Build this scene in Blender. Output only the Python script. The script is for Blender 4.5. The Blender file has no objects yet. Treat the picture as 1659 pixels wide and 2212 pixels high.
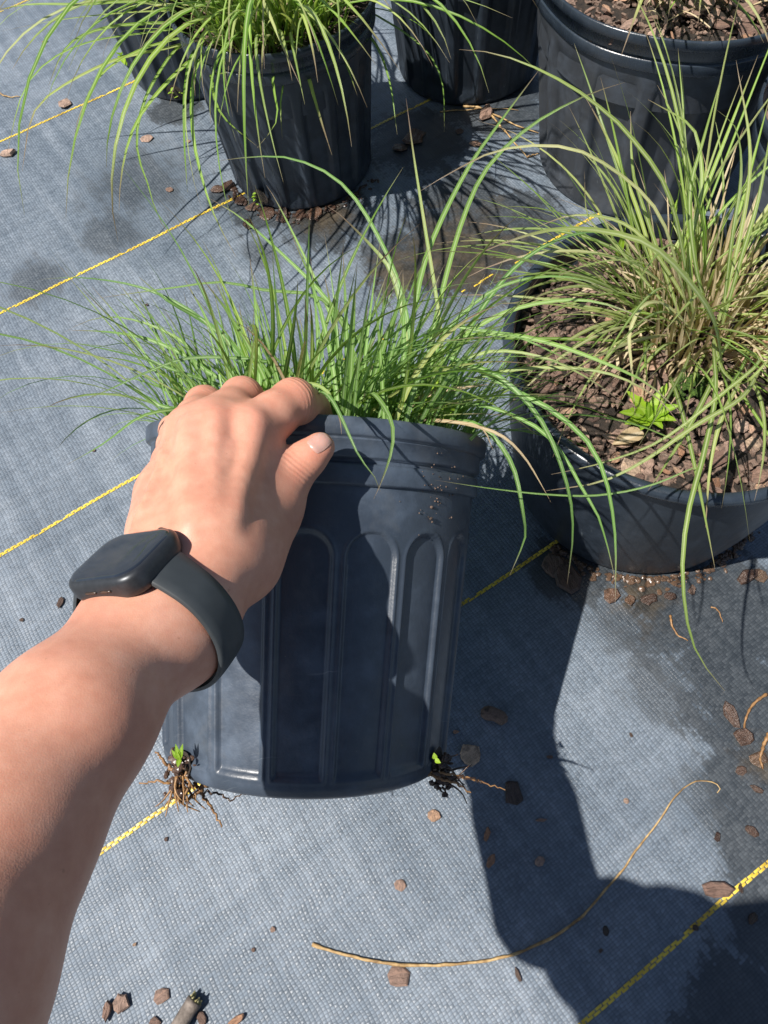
import bpy, math, random
import numpy as np
from mathutils import Vector, Matrix

random.seed(7)
rng = np.random.default_rng(7)
sc = bpy.context.scene
col = sc.collection

# ------------------------------------------------------------------ camera, sky, sun, exposure
CAM_H, PITCH, ROLL = 0.665, 1.0801, -0.13105
FPX, CX, CY = 1661.0, 829.5, 1106.0
_f = np.array([0, math.cos(PITCH), -math.sin(PITCH)])
_r = np.array([1.0, 0, 0])
_u = np.cross(_r, _f)
RT = math.cos(ROLL) * _r + math.sin(ROLL) * _u
UP = -math.sin(ROLL) * _r + math.cos(ROLL) * _u
FW = _f
EYE = np.array([0, 0, CAM_H])
cd = bpy.data.cameras.new('camera')
cam = bpy.data.objects.new('camera', cd)
col.objects.link(cam)
cd.sensor_fit = 'HORIZONTAL'
cd.sensor_width = 36.0
cd.lens = 36.0 * FPX / 1659.0
cd.clip_start = 0.01
cd.clip_end = 400.0
cam.matrix_world = Matrix(((RT[0], UP[0], -FW[0], 0), (RT[1], UP[1], -FW[1], 0), (RT[2], UP[2], -FW[2], CAM_H), (0, 0, 0, 1)))
sc.camera = cam

SUN_TRAVEL = np.array([0.1195, 0.0362, -0.218])          # the way the light goes
SUN_TRAVEL = SUN_TRAVEL / np.linalg.norm(SUN_TRAVEL)
SUN_EL = math.asin(-SUN_TRAVEL[2])
w = bpy.data.worlds.new('World')
sc.world = w
w.use_nodes = True
wn = w.node_tree
bg = wn.nodes['Background']
sky = wn.nodes.new('ShaderNodeTexSky')
sky.sky_type = 'NISHITA'
sky.sun_disc = False
sky.sun_elevation = SUN_EL
sky.sun_rotation = math.atan2(-SUN_TRAVEL[0], -SUN_TRAVEL[1])
sky.air_density = 1.0
sky.dust_density = 0.6
wn.links.new(sky.outputs[0], bg.inputs[0])
bg.inputs[1].default_value = 0.064
sd = bpy.data.lights.new('sun', 'SUN')
sd.energy = 5.0
sd.angle = math.radians(0.53)
sd.color = (1.0, 0.95, 0.88)
sun = bpy.data.objects.new('sun', sd)
col.objects.link(sun)
sun.rotation_euler = Vector(SUN_TRAVEL).to_track_quat('-Z', 'Y').to_euler()
sun.location = (-3, -1, 6)
sc.view_settings.view_transform = 'Standard'
sc.view_settings.look = 'None'
sc.view_settings.gamma = 1.0
sc.view_settings.use_curve_mapping = False
sc.view_settings.exposure = 0.60
sc.cycles.use_denoising = True
sc.cycles.max_bounces = 8
sc.cycles.transparent_max_bounces = 8


# ------------------------------------------------------------------ small helpers
def nrm(v):
    v = np.asarray(v, float)
    return v / np.linalg.norm(v)


def at(x, y, d):
    """a point seen at (x, y) of a 1659 x 2212 picture, d metres along the view axis"""
    return EYE + d * (FW + RT * ((x - CX) / FPX) + UP * (-(y - CY) / FPX))


def gz(x, y, z=0.0):
    """the point of the plane at height z seen at (x, y)"""
    d = FW + RT * ((x - CX) / FPX) + UP * (-(y - CY) / FPX)
    return EYE + d * ((z - CAM_H) / d[2])


def prj(P):
    v = np.asarray(P) - EYE
    k = v @ FW
    return CX + FPX * (v @ RT) / k, CY - FPX * (v @ UP) / k


def tag(o, label=None, cat=None, group=None, kind=None):
    if label: o['label'] = label
    if cat: o['category'] = cat
    if group: o['group'] = group
    if kind: o['kind'] = kind
    return o


def empty(name, loc, label=None, cat=None, group=None):
    o = bpy.data.objects.new(name, None)
    col.objects.link(o)
    o.empty_display_size = 0.02
    o.location = Vector(loc)
    tag(o, label, cat, group)
    return o


def root_loc(o):
    p = np.zeros(3)
    while o is not None:
        p = p + np.array(o.location)
        o = o.parent
    return p


def mesh_data(name, V, F, mat, smooth=True, uv=None):
    me = bpy.data.meshes.new(name)
    me.from_pydata([tuple(map(float, v)) for v in V], [], [tuple(int(i) for i in f) for f in F])
    if smooth:
        me.polygons.foreach_set('use_smooth', [True] * len(me.polygons))
    if uv is not None:
        l = me.uv_layers.new(name='UVMap')
        idx = np.zeros(len(me.loops), np.int32)
        me.loops.foreach_get('vertex_index', idx)
        l.data.foreach_set('uv', np.asarray(uv, np.float32)[idx].ravel())
    if mat: me.materials.append(mat)
    me.update()
    return me


def obj(name, V, F, mat, parent=None, smooth=True, uv=None, origin=None):
    """V in world metres; a child keeps its own location at zero, a top-level mesh gets its origin at `origin`"""
    V = np.asarray(V, float)
    o0 = root_loc(parent) if parent is not None else (np.asarray(origin, float) if origin is not None else np.zeros(3))
    me = mesh_data(name, V - o0, F, mat, smooth, uv)
    o = bpy.data.objects.new(name, me)
    col.objects.link(o)
    if parent is not None:
        o.parent = parent
    else:
        o.location = Vector(o0)
    return o


class MB:
    """collects shapes into one mesh"""
    def __init__(s):
        s.V, s.F, s.n = [], [], 0

    def add(s, V, F):
        V = np.asarray(V, float)
        s.V.append(V)
        s.F += [tuple(i + s.n for i in f) for f in F]
        s.n += len(V)

    def build(s, name, mat, parent=None, smooth=True, origin=None):
        return obj(name, np.concatenate(s.V), s.F, mat, parent, smooth, None, origin)


def spline(P, n):
    """Catmull-Rom through the points, n samples evenly spaced by length"""
    P = np.asarray(P, float)
    Q = np.vstack([2 * P[0] - P[1], P, 2 * P[-1] - P[-2]])
    out = []
    for i in range(1, len(Q) - 2):
        for t in np.linspace(0, 1, 14, endpoint=False):
            a, b, c, d = Q[i - 1], Q[i], Q[i + 1], Q[i + 2]
            out.append(0.5 * ((2 * b) + (-a + c) * t + (2 * a - 5 * b + 4 * c - d) * t * t + (-a + 3 * b - 3 * c + d) * t ** 3))
    out.append(P[-1])
    out = np.array(out)
    L = np.concatenate([[0], np.cumsum(np.linalg.norm(np.diff(out, axis=0), axis=1))])
    s = np.linspace(0, L[-1], n)
    return np.stack([np.interp(s, L, out[:, k]) for k in range(3)], 1)


def tube(P, R, seg=6, cap=True):
    P = np.asarray(P, float)
    n = len(P)
    R = np.broadcast_to(np.asarray(R, float), (n,))
    T = np.gradient(P, axis=0)
    T /= np.linalg.norm(T, axis=1)[:, None] + 1e-12
    ref = np.array([0.13, 0.31, 0.94])
    V, F = [], []
    for i in range(n):
        a = nrm(np.cross(T[i], ref))
        b = np.cross(T[i], a)
        for k in range(seg):
            q = 2 * math.pi * k / seg
            V.append(P[i] + R[i] * (a * math.cos(q) + b * math.sin(q)))
    for i in range(n - 1):
        for k in range(seg):
            F.append((i * seg + k, i * seg + (k + 1) % seg, (i + 1) * seg + (k + 1) % seg, (i + 1) * seg + k))
    if cap:
        F.append(tuple(range(seg - 1, -1, -1)))
        F.append(tuple((n - 1) * seg + k for k in range(seg)))
    return V, F


# ------------------------------------------------------------------ materials
class NT:
    def __init__(s, name):
        s.m = bpy.data.materials.new(name)
        s.m.use_nodes = True
        s.t = s.m.node_tree
        s.b = s.t.nodes['Principled BSDF']

    def n(s, typ, **kw):
        x = s.t.nodes.new('ShaderNode' + typ)
        for k, v in kw.items():
            setattr(x, k, v)
        return x

    def put(s, sock, v):
        if hasattr(v, 'is_output') or isinstance(v, bpy.types.NodeSocket):
            s.t.links.new(v, sock)
        else:
            sock.default_value = v

    def math(s, op, a, b=0.0, c=0.0, clamp=False):
        x = s.n('Math', operation=op, use_clamp=clamp)
        s.put(x.inputs[0], a); s.put(x.inputs[1], b); s.put(x.inputs[2], c)
        return x.outputs[0]

    def noise(s, vec, scale, detail=3.0, rough=0.55, dist=0.0):
        x = s.n('TexNoise')
        if vec is not None: s.put(x.inputs['Vector'], vec)
        x.inputs['Scale'].default_value = scale
        x.inputs['Detail'].default_value = detail
        x.inputs['Roughness'].default_value = rough
        x.inputs['Distortion'].default_value = dist
        return x.outputs[0]

    def ramp(s, f, stops):
        x = s.n('ValToRGB')
        e = x.color_ramp.elements
        while len(e) > 1: e.remove(e[-1])
        e[0].position, e[0].color = stops[0][0], (*stops[0][1], 1)
        for p, c in stops[1:]:
            k = e.new(p); k.color = (*c, 1)
        s.put(x.inputs[0], f)
        return x.outputs[0]

    def mix(s, f, a, b, blend='MIX'):
        x = s.n('Mix', data_type='RGBA', blend_type=blend)
        s.put(x.inputs[0], f)
        s.put(x.inputs[6], a if not isinstance(a, tuple) else (*a, 1))
        s.put(x.inputs[7], b if not isinstance(b, tuple) else (*b, 1))
        return x.outputs[2]

    def smooth(s, f, a, b, lo=0.0, hi=1.0):
        x = s.n('MapRange', interpolation_type='SMOOTHSTEP')
        s.put(x.inputs[0], f)
        x.inputs[1].default_value, x.inputs[2].default_value = a, b
        x.inputs[3].default_value, x.inputs[4].default_value = lo, hi
        return x.outputs[0]

    def bump(s, h, dist, strength=1.0, prev=None):
        x = s.n('Bump')
        x.inputs['Strength'].default_value = strength
        x.inputs['Distance'].default_value = dist
        s.put(x.inputs['Height'], h)
        if prev is not None: s.put(x.inputs['Normal'], prev)
        return x.outputs[0]

    def set(s, color=None, rough=None, normal=None, **kw):
        if color is not None: s.put(s.b.inputs['Base Color'], color if not isinstance(color, tuple) else (*color, 1))
        if rough is not None: s.put(s.b.inputs['Roughness'], rough)
        if normal is not None: s.put(s.b.inputs['Normal'], normal)
        for k, v in kw.items():
            s.put(s.b.inputs[k.replace('_', ' ')], v)
        return s.m


LINE_A = 0.48075            # direction of the yellow threads on the ground
LINE_O = -0.1123
CU, CV = 0.0033, 0.0023     # weave cell


def ground_material():
    t = NT('woven_ground_cloth')
    g = t.n('NewGeometry').outputs['Position']
    sep = t.n('SeparateXYZ'); t.put(sep.inputs[0], g)
    X, Y = sep.outputs[0], sep.outputs[1]
    wob = t.noise(g, 26, 2)
    wobc = t.math('MULTIPLY', t.math('SUBTRACT', wob, 0.5), 0.006)
    ca, sa = math.cos(LINE_A), math.sin(LINE_A)
    U = t.math('ADD', t.math('ADD', t.math('MULTIPLY', X, ca), t.math('MULTIPLY', Y, sa)), wobc)
    Vv = t.math('ADD', t.math('SUBTRACT', t.math('MULTIPLY', Y, ca), t.math('MULTIPLY', X, sa)), wobc)
    fu, fv = t.math('DIVIDE', U, CU), t.math('DIVIDE', Vv, CV)
    iu, iv = t.math('FLOOR', fu), t.math('FLOOR', fv)
    par = t.math('MODULO', t.math('ADD', t.math('ADD', iu, iv), 20000.0), 2.0)
    par = t.math('GREATER_THAN', par, 0.5)
    du = t.math('SUBTRACT', t.math('FRACT', fu), 0.5)
    dv = t.math('SUBTRACT', t.math('FRACT', fv), 0.5)

    def flat(d):   # cross profile of a tape
        a = t.math('MULTIPLY', t.math('ABSOLUTE', d), 2.0)
        return t.math('SUBTRACT', 1.0, t.math('POWER', a, 5.0))

    def arch(d):
        return t.math('ADD', 0.25, t.math('MULTIPLY', 0.75, t.math('COSINE', t.math('MULTIPLY', d, math.pi))))
    hw = t.math('MULTIPLY', flat(dv), arch(du))
    hf = t.math('MULTIPLY', t.math('MULTIPLY', flat(du), arch(dv)), 0.8)
    h = t.math('ADD', t.math('MULTIPLY', par, hw), t.math('MULTIPLY', t.math('SUBTRACT', 1.0, par), hf))
    # per-tape tone
    cmb = t.n('CombineXYZ'); t.put(cmb.inputs[0], iu); t.put(cmb.inputs[1], iv)
    wnz = t.n('TexWhiteNoise', noise_dimensions='2D'); t.put(wnz.inputs['Vector'], cmb.outputs[0])
    cell = wnz.outputs[0]
    # dusty streaks that follow the cross threads, and broad clouds of dust
    sv = t.n('CombineXYZ'); t.put(sv.inputs[0], t.math('MULTIPLY', U, 70.0)); t.put(sv.inputs[1], t.math('MULTIPLY', Vv, 3.0))
    streak = t.noise(sv.outputs[0], 1.0, 4, 0.6)
    sv2 = t.n('CombineXYZ'); t.put(sv2.inputs[0], t.math('MULTIPLY', U, 3.0)); t.put(sv2.inputs[1], t.math('MULTIPLY', Vv, 90.0))
    streak2 = t.noise(sv2.outputs[0], 1.0, 3, 0.6)
    cloud = t.noise(g, 5.5, 5, 0.6)
    dust = t.math('ADD', t.math('MULTIPLY', streak, 0.4), t.math('ADD', t.math('MULTIPLY', streak2, 0.2), t.math('MULTIPLY', cloud, 0.5)))
    dry = t.ramp(dust, [(0.36, (0.070, 0.094, 0.124)), (0.53, (0.122, 0.152, 0.188)), (0.70, (0.208, 0.242, 0.284))])
    fold = t.math('ADD', t.noise(g, 2.2, 3), t.math('MULTIPLY', t.noise(sv2.outputs[0], 0.25, 2), 0.25))
    dry = t.mix(1.0, dry, t.ramp(cell, [(0, (0.80, 0.80, 0.80)), (1, (1.14, 1.14, 1.14))]), 'MULTIPLY')
    dry = t.mix(1.0, dry, t.ramp(h, [(0.0, (0.52, 0.52, 0.53)), (0.55, (1, 1, 1))]), 'MULTIPLY')

    # wet patches: round pools whose rims are broken up along the threads
    def pools(lst):
        best = None
        for (x, y, r) in lst:
            c = gz(x, y)
            e = gz(x + r, y)
            rad = float(np.linalg.norm(c - e))
            d = t.n('VectorMath', operation='DISTANCE')
            t.put(d.inputs[0], g)
            d.inputs[1].default_value = Vector(c)
            q = t.math('SUBTRACT', 1.0, t.math('DIVIDE', d.outputs['Value'], rad))
            best = q if best is None else t.math('MAXIMUM', best, q)
        return best
    edge = t.math('ADD', t.math('MULTIPLY', t.math('SUBTRACT', streak, 0.5), 1.3), t.math('MULTIPLY', t.math('SUBTRACT', t.noise(g, 22, 4, 0.65), 0.5), 1.3))
    edge = t.math('ADD', edge, t.math('MULTIPLY', t.math('SUBTRACT', cell, 0.5), 0.25))
    soaked = pools([(1480, 1300, 190), (1590, 1330, 190), (1600, 1500, 170), (1560, 1440, 140), (1620, 1700, 130), (1655, 1860, 120), (1660, 2000, 130),
                    (1600, 2160, 120), (1560, 2260, 120), (1240, 1220, 110), (1195, 1250, 60), (1010, 520, 190), (900, 560, 130), (1120, 480, 120), (1000, 430, 110), (700, 470, 110), (560, 450, 80), (480, 430, 40), (900, 300, 130), (380, 235, 60), (1080, 230, 120)])
    damp = pools([(300, 400, 140), (250, 500, 90), (75, 610, 80), (565, 545, 55), (1430, 1480, 120), (1360, 1340, 100), (1540, 1720, 110), (300, 40, 110)])
    wet = t.smooth(t.math('ADD', soaked, edge), -0.02, 0.30)
    dmp = t.math('MULTIPLY', t.smooth(t.math('ADD', damp, t.math('MULTIPLY', edge, 1.3)), 0.05, 0.5), 0.72)
    allw = t.math('MAXIMUM', wet, dmp)
    silt = t.smooth(t.math('ADD', pools([(1000, 560, 230), (860, 600, 120), (1380, 1290, 90), (1650, 1650, 70), (700, 470, 90)]), t.math('MULTIPLY', t.math('SUBTRACT', t.noise(g, 34, 5, 0.7), 0.5), 2.2)), 0.0, 0.8)
    wetc = t.mix(1.0, dry, (0.31, 0.305, 0.295), 'MULTIPLY')
    wetc = t.mix(t.math('MULTIPLY', silt, 0.75), wetc, t.ramp(t.noise(g, 60, 4), [(0.35, (0.02, 0.016, 0.01)), (0.7, (0.085, 0.062, 0.035))]))
    c = t.mix(allw, dry, wetc)
    # crumbs of dirt
    crumb = t.smooth(t.noise(g, 190, 4, 0.7), 0.68, 0.74)
    c = t.mix(t.math('MULTIPLY', crumb, 0.5), c, (0.10, 0.08, 0.06))
    rough = t.math('ADD', t.math('MULTIPLY', allw, -0.09), t.math('ADD', 0.45, t.math('MULTIPLY', cell, 0.20)))
    b = t.n('Bump'); b.inputs['Distance'].default_value = 0.0009; t.put(b.inputs['Height'], h); t.put(b.inputs['Strength'], t.math('SUBTRACT', 0.44, t.math('MULTIPLY', wet, 0.22))); b = b.outputs[0]
    b = t.bump(t.noise(g, 900, 2), 0.0002, 0.5, b)
    b = t.bump(fold, 0.018, 0.7, b)
    return t.set(c, rough, b, Specular_IOR_Level=0.55)


def plastic(name, base, rough, dust=0.5, scale=1.0, spec=0.5):
    t = NT(name)
    co = t.n('TexCoord').outputs['Object']
    n1 = t.noise(co, 9 * scale, 5, 0.65)
    n2 = t.noise(co, 60 * scale, 4, 0.6)
    mp = t.n('Mapping'); t.put(mp.inputs[0], co); mp.inputs['Scale'].default_value = (220, 220, 14)
    scr = t.noise(mp.outputs[0], 1.0, 3, 0.6)
    d = t.math('MULTIPLY', t.smooth(t.math('ADD', t.math('MULTIPLY', n1, 0.6), t.math('MULTIPLY', n2, 0.4)), 0.42, 0.70), dust)
    c = t.mix(d, base, (0.055 + base[0], 0.072 + base[1], 0.098 + base[2]))
    spk = t.smooth(t.noise(co, 420, 2, 0.5), 0.76, 0.80)
    c = t.mix(t.math('MULTIPLY', spk, 0.5), c, (0.18, 0.15, 0.11))
    r = t.math('ADD', rough, t.math('ADD', t.math('MULTIPLY', d, 0.22), t.math('MULTIPLY', t.math('SUBTRACT', scr, 0.5), 0.22)))
    mp2 = t.n('Mapping'); t.put(mp2.inputs[0], co); mp2.inputs['Rotation'].default_value = (0.5, 0.9, 0.3); mp2.inputs['Scale'].default_value = (18, 600, 40)
    sc2 = t.math('MULTIPLY', t.smooth(t.noise(mp2.outputs[0], 1.0, 2, 0.5), 0.70, 0.74), t.smooth(t.noise(co, 20, 2), 0.45, 0.6))
    c = t.mix(t.math('MULTIPLY', sc2, 0.5), c, (0.16, 0.18, 0.20))
    run = t.n('Mapping'); t.put(run.inputs[0], co); run.inputs['Scale'].default_value = (55, 55, 4)
    drip = t.math('MULTIPLY', t.smooth(t.noise(run.outputs[0], 1.0, 3, 0.6), 0.52, 0.72), 0.30 * dust)
    c = t.mix(drip, c, (0.10, 0.105, 0.11))
    b = t.bump(t.noise(co, 700, 3), 0.00025, 0.45)
    b = t.bump(t.noise(co, 45, 3), 0.0012, 0.4, b)
    return t.set(c, r, b, Specular_IOR_Level=spec)


def blade_material(name, stops, mid, tip, rough=0.38):
    t = NT(name)
    uv = t.n('UVMap').outputs[0]
    sp = t.n('SeparateXYZ'); t.put(sp.inputs[0], uv)
    rnd = t.n('ObjectInfo').outputs['Random']
    co = t.n('TexCoord').outputs['Object']
    c = t.ramp(t.math('ADD', t.math('MULTIPLY', rnd, 0.75), t.math('MULTIPLY', t.noise(co, 22, 3), 0.35)), stops)
    au = t.math('ABSOLUTE', t.math('SUBTRACT', sp.outputs[0], 0.5))
    m = t.smooth(au, 0.08, 0.20, 1.0, 0.0)
    c = t.mix(t.math('MULTIPLY', m, t.math('MULTIPLY', t.smooth(sp.outputs[1], 0.55, 0.95, 1.0, 0.1), 0.6)), c, mid)
    tp = t.smooth(t.math('ADD', sp.outputs[1], t.math('MULTIPLY', t.math('SUBTRACT', rnd, 0.5), 0.16)), 0.80, 0.98)
    c = t.mix(t.math('MULTIPLY', tp, 0.85), c, tip)
    bs = t.smooth(sp.outputs[1], 0.0, 0.12, 0.55, 0.0)
    c = t.mix(bs, c, (0.25, 0.27, 0.09))
    wv = t.n('TexWave', wave_type='BANDS', bands_direction='X'); t.put(wv.inputs[0], uv); wv.inputs['Scale'].default_value = 5.0
    b = t.bump(wv.outputs[1], 0.0003, 0.4)
    m_ = t.set(c, rough, b, Specular_IOR_Level=0.5)
    tr = t.n('BsdfTranslucent'); t.put(tr.inputs[0], t.mix(1.0, c, (1.25, 1.35, 0.6), 'MULTIPLY'))
    ms = t.n('MixShader'); ms.inputs[0].default_value = 0.28
    t.t.links.new(t.b.outputs[0], ms.inputs[1]); t.t.links.new(tr.outputs[0], ms.inputs[2])
    t.t.links.new(ms.outputs[0], t.t.nodes['Material Output'].inputs[0])
    return m_


def bark_material(name, wetf):
    t = NT(name)
    rnd = t.n('ObjectInfo').outputs['Random']
    co = t.n('TexCoord').outputs['Object']
    mp = t.n('Mapping'); t.put(mp.inputs[0], co); mp.inputs['Scale'].default_value = (2.2, 11, 11)
    gr = t.noise(mp.outputs[0], 1.0, 4, 0.65, 0.6)
    pal = t.ramp(rnd, [(0.0, (0.07, 0.042, 0.032)), (0.2, (0.23, 0.142, 0.106)), (0.4, (0.33, 0.225, 0.175)), (0.52, (0.13, 0.075, 0.056)), (0.68, (0.44, 0.31, 0.24)), (0.82, (0.33, 0.17, 0.095)), (0.95, (0.40, 0.29, 0.205))])
    c = t.mix(1.0, pal, t.ramp(gr, [(0.3, (0.5, 0.48, 0.46)), (0.5, (1, 1, 1)), (0.72, (1.35, 1.28, 1.2))]), 'MULTIPLY')
    c = t.mix(t.smooth(t.noise(co, 4.5, 4, 0.65), 0.50, 0.68, 0, 0.6), c, (0.085, 0.058, 0.047))
    if wetf: c = t.mix(1.0, c, (0.30, 0.27, 0.25), 'MULTIPLY')
    b = t.bump(gr, 0.0016, 0.9)
    b = t.bump(t.noise(co, 9, 5, 0.7), 0.0012, 0.8, b)
    return t.set(c, 0.30 if wetf else 0.75, b)


def simple(name, stops, scale, rough, bump=(0.001, 0.5), spec=0.5, detail=4, **kw):
    t = NT(name)
    co = t.n('TexCoord').outputs['Object']
    n = t.noise(co, scale, detail, 0.65)
    c = t.ramp(n, stops)
    b = t.bump(t.noise(co, scale * 2.5, 4, 0.7), bump[0], bump[1])
    return t.set(c, rough, b, Specular_IOR_Level=spec, **kw)


MAT = {}
MAT['ground'] = ground_material()
MAT['thread'] = simple('yellow_tape', [(0.35, (0.40, 0.27, 0.03)), (0.5, (0.60, 0.43, 0.05)), (0.7, (0.76, 0.58, 0.08))], 25, 0.38)
MAT['pot'] = plastic('black_pot_plastic', (0.020, 0.027, 0.037), 0.38, 0.45, 1.0, 0.42)
MAT['pot_held'] = plastic('scuffed_blue_black_pot_plastic', (0.034, 0.045, 0.063), 0.36, 0.80, 1.0, 0.55)
MAT['pot_matte'] = plastic('weathered_pot_plastic', (0.040, 0.044, 0.051), 0.45, 0.6, 1.0, 0.42)
MAT['pot_rim'] = plastic('glossy_pot_rim', (0.018, 0.025, 0.035), 0.24, 0.25, 1.0, 0.5)
MAT['green'] = blade_material('green_blade', [(0.12, (0.105, 0.225, 0.022)), (0.45, (0.185, 0.325, 0.040)), (0.75, (0.29, 0.42, 0.070)), (0.97, (0.42, 0.43, 0.16))], (0.55, 0.65, 0.30), (0.20, 0.12, 0.10))
MAT['blue_green'] = blade_material('grey_green_blade', [(0.12, (0.095, 0.215, 0.050)), (0.45, (0.160, 0.310, 0.070)), (0.75, (0.255, 0.40, 0.095)), (0.97, (0.40, 0.42, 0.17))], (0.48, 0.62, 0.30), (0.21, 0.12, 0.11))
MAT['pale'] = blade_material('pale_green_blade', [(0.12, (0.15, 0.235, 0.045)), (0.45, (0.25, 0.34, 0.08)), (0.75, (0.37, 0.43, 0.14)), (0.97, (0.50, 0.46, 0.24))], (0.60, 0.66, 0.36), (0.24, 0.15, 0.12))
MAT['straw'] = blade_material('straw_blade', [(0.15, (0.40, 0.29, 0.16)), (0.5, (0.58, 0.45, 0.27)), (0.85, (0.70, 0.58, 0.39))], (0.70, 0.60, 0.42), (0.30, 0.20, 0.12), 0.6)
MAT['bright_leaf'] = blade_material('bright_weed_leaf', [(0.1, (0.19, 0.34, 0.018)), (0.9, (0.29, 0.45, 0.03))], (0.38, 0.52, 0.10), (0.25, 0.40, 0.03), 0.4)
MAT['bark'] = bark_material('dry_bark', False)
MAT['wet_bark'] = bark_material('wet_bark', True)
MAT['fines'] = simple('bark_fines', [(0.32, (0.03, 0.022, 0.017)), (0.5, (0.18, 0.118, 0.088)), (0.62, (0.10, 0.068, 0.052)), (0.75, (0.38, 0.28, 0.21))], 130, 0.8, (0.001, 0.6))
MAT['soil'] = simple('dark_potting_soil', [(0.3, (0.012, 0.009, 0.007)), (0.6, (0.04, 0.028, 0.02)), (0.8, (0.09, 0.06, 0.042))], 220, 0.8, (0.003, 1.0))
MAT['root'] = simple('brown_root', [(0.3, (0.12, 0.055, 0.02)), (0.7, (0.36, 0.20, 0.08))], 120, 0.5)
MAT['stem'] = simple('golden_dry_stem', [(0.3, (0.13, 0.075, 0.03)), (0.5, (0.32, 0.20, 0.08)), (0.7, (0.54, 0.38, 0.18))], 140, 0.6)
MAT['dark_root'] = simple('dark_root', [(0.3, (0.015, 0.010, 0.008)), (0.7, (0.09, 0.05, 0.03))], 160, 0.25)
MAT['moss'] = simple('moss', [(0.3, (0.02, 0.05, 0.005)), (0.7, (0.10, 0.19, 0.02))], 300, 0.9, (0.003, 1))
MAT['case'] = simple('dark_grey_metal', [(0.3, (0.035, 0.038, 0.043)), (0.7, (0.05, 0.054, 0.06))], 400, 0.38, (0.0001, 0.2), Metallic=0.55)
MAT['band'] = simple('dark_grey_rubber', [(0.3, (0.030, 0.036, 0.040)), (0.7, (0.040, 0.047, 0.052))], 90, 0.52, (0.0001, 0.2))


def glass_mat():
    t = NT('watch_glass')
    co = t.n('TexCoord').outputs['Object']
    smear = t.smooth(t.noise(co, 60, 5, 0.65), 0.40, 0.80)
    c = t.mix(smear, (0.014, 0.017, 0.024), (0.038, 0.036, 0.038))
    return t.set(c, t.math('ADD', 0.04, t.math('MULTIPLY', smear, 0.16)), None, Specular_IOR_Level=0.9)


MAT['glass'] = glass_mat()


def skin_material():
    t = NT('skin')
    co = t.n('TexCoord').outputs['Object']
    at_ = t.n('Attribute', attribute_name='flush').outputs['Fac']
    n1 = t.noise(co, 28, 4, 0.6)
    n2 = t.noise(co, 140, 4, 0.6)
    c = t.ramp(t.math('ADD', t.math('MULTIPLY', n1, 0.6), t.math('MULTIPLY', n2, 0.4)), [(0.33, (0.50, 0.218, 0.142)), (0.52, (0.585, 0.284, 0.192)), (0.70, (0.65, 0.350, 0.250))])
    mott = t.smooth(t.noise(co, 75, 5, 0.7), 0.50, 0.72)
    c = t.mix(t.math('MULTIPLY', mott, 0.30), c, (0.53, 0.225, 0.165))
    frk = t.smooth(t.noise(co, 330, 2, 0.5), 0.72, 0.78)
    c = t.mix(t.math('MULTIPLY', frk, 0.4), c, (0.30, 0.13, 0.07))
    c = t.mix(at_, c, (0.52, 0.185, 0.125))
    vor = t.n('TexVoronoi'); t.put(vor.inputs[0], co); vor.inputs['Scale'].default_value = 1500
    b = t.bump(vor.outputs[0], 0.0001, 0.35)
    wr = t.n('Mapping'); t.put(wr.inputs[0], co)
    wr.inputs['Rotation'].default_value = (0.3, 0.2, 0.4)
    wr.inputs['Scale'].default_value = (120, 900, 500)
    b = t.bump(t.noise(wr.outputs[0], 1.0, 3), 0.00014, 0.4, b)
    b = t.bump(t.noise(co, 90, 3), 0.0003, 0.35, b)
    jx = t.n('Attribute', attribute_name='joint_x').outputs['Fac']
    jw = t.n('Attribute', attribute_name='joint_w').outputs['Fac']
    crease = t.math('MULTIPLY', t.math('SINE', t.math('ADD', t.math('MULTIPLY', jx, 2.6), t.math('MULTIPLY', t.noise(co, 150, 2), 5.0))), jw)
    b = t.bump(crease, 0.00032, 0.8, b)
    m = t.set(c, t.math('ADD', 0.40, t.math('MULTIPLY', n2, 0.18)), b, Specular_IOR_Level=0.42, Subsurface_Weight=0.16, Subsurface_Scale=0.005)
    t.b.inputs['Subsurface Radius'].default_value = (1.0, 0.35, 0.2)
    return m


MAT['skin'] = skin_material()
MAT['nail'] = simple('nail', [(0.3, (0.44, 0.25, 0.20)), (0.7, (0.50, 0.30, 0.25))], 50, 0.24, (0.0001, 0.2), Subsurface_Weight=0.2, Subsurface_Scale=0.003)
MAT['shirt'] = simple('navy_cotton', [(0.3, (0.03, 0.035, 0.05)), (0.7, (0.05, 0.055, 0.075))], 300, 0.9)

# ------------------------------------------------------------------ the ground
S = 60.0
N = 24
gv, gf = [], []
xs = np.concatenate([np.linspace(-S, -3, 8), np.linspace(-2.2, 2.2, 45), np.linspace(3, S, 8)])
for y in xs:
    for x in xs:
        gv.append((x, y + 0.6, 0.0))
n = len(xs)
for j in range(n - 1):
    for i in range(n - 1):
        gf.append((j * n + i, j * n + i + 1, (j + 1) * n + i + 1, (j + 1) * n + i))
ground = obj('ground', gv, gf, MAT['ground'])
tag(ground, 'grey blue woven landscape cloth covering the ground', None, None, 'structure')

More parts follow.
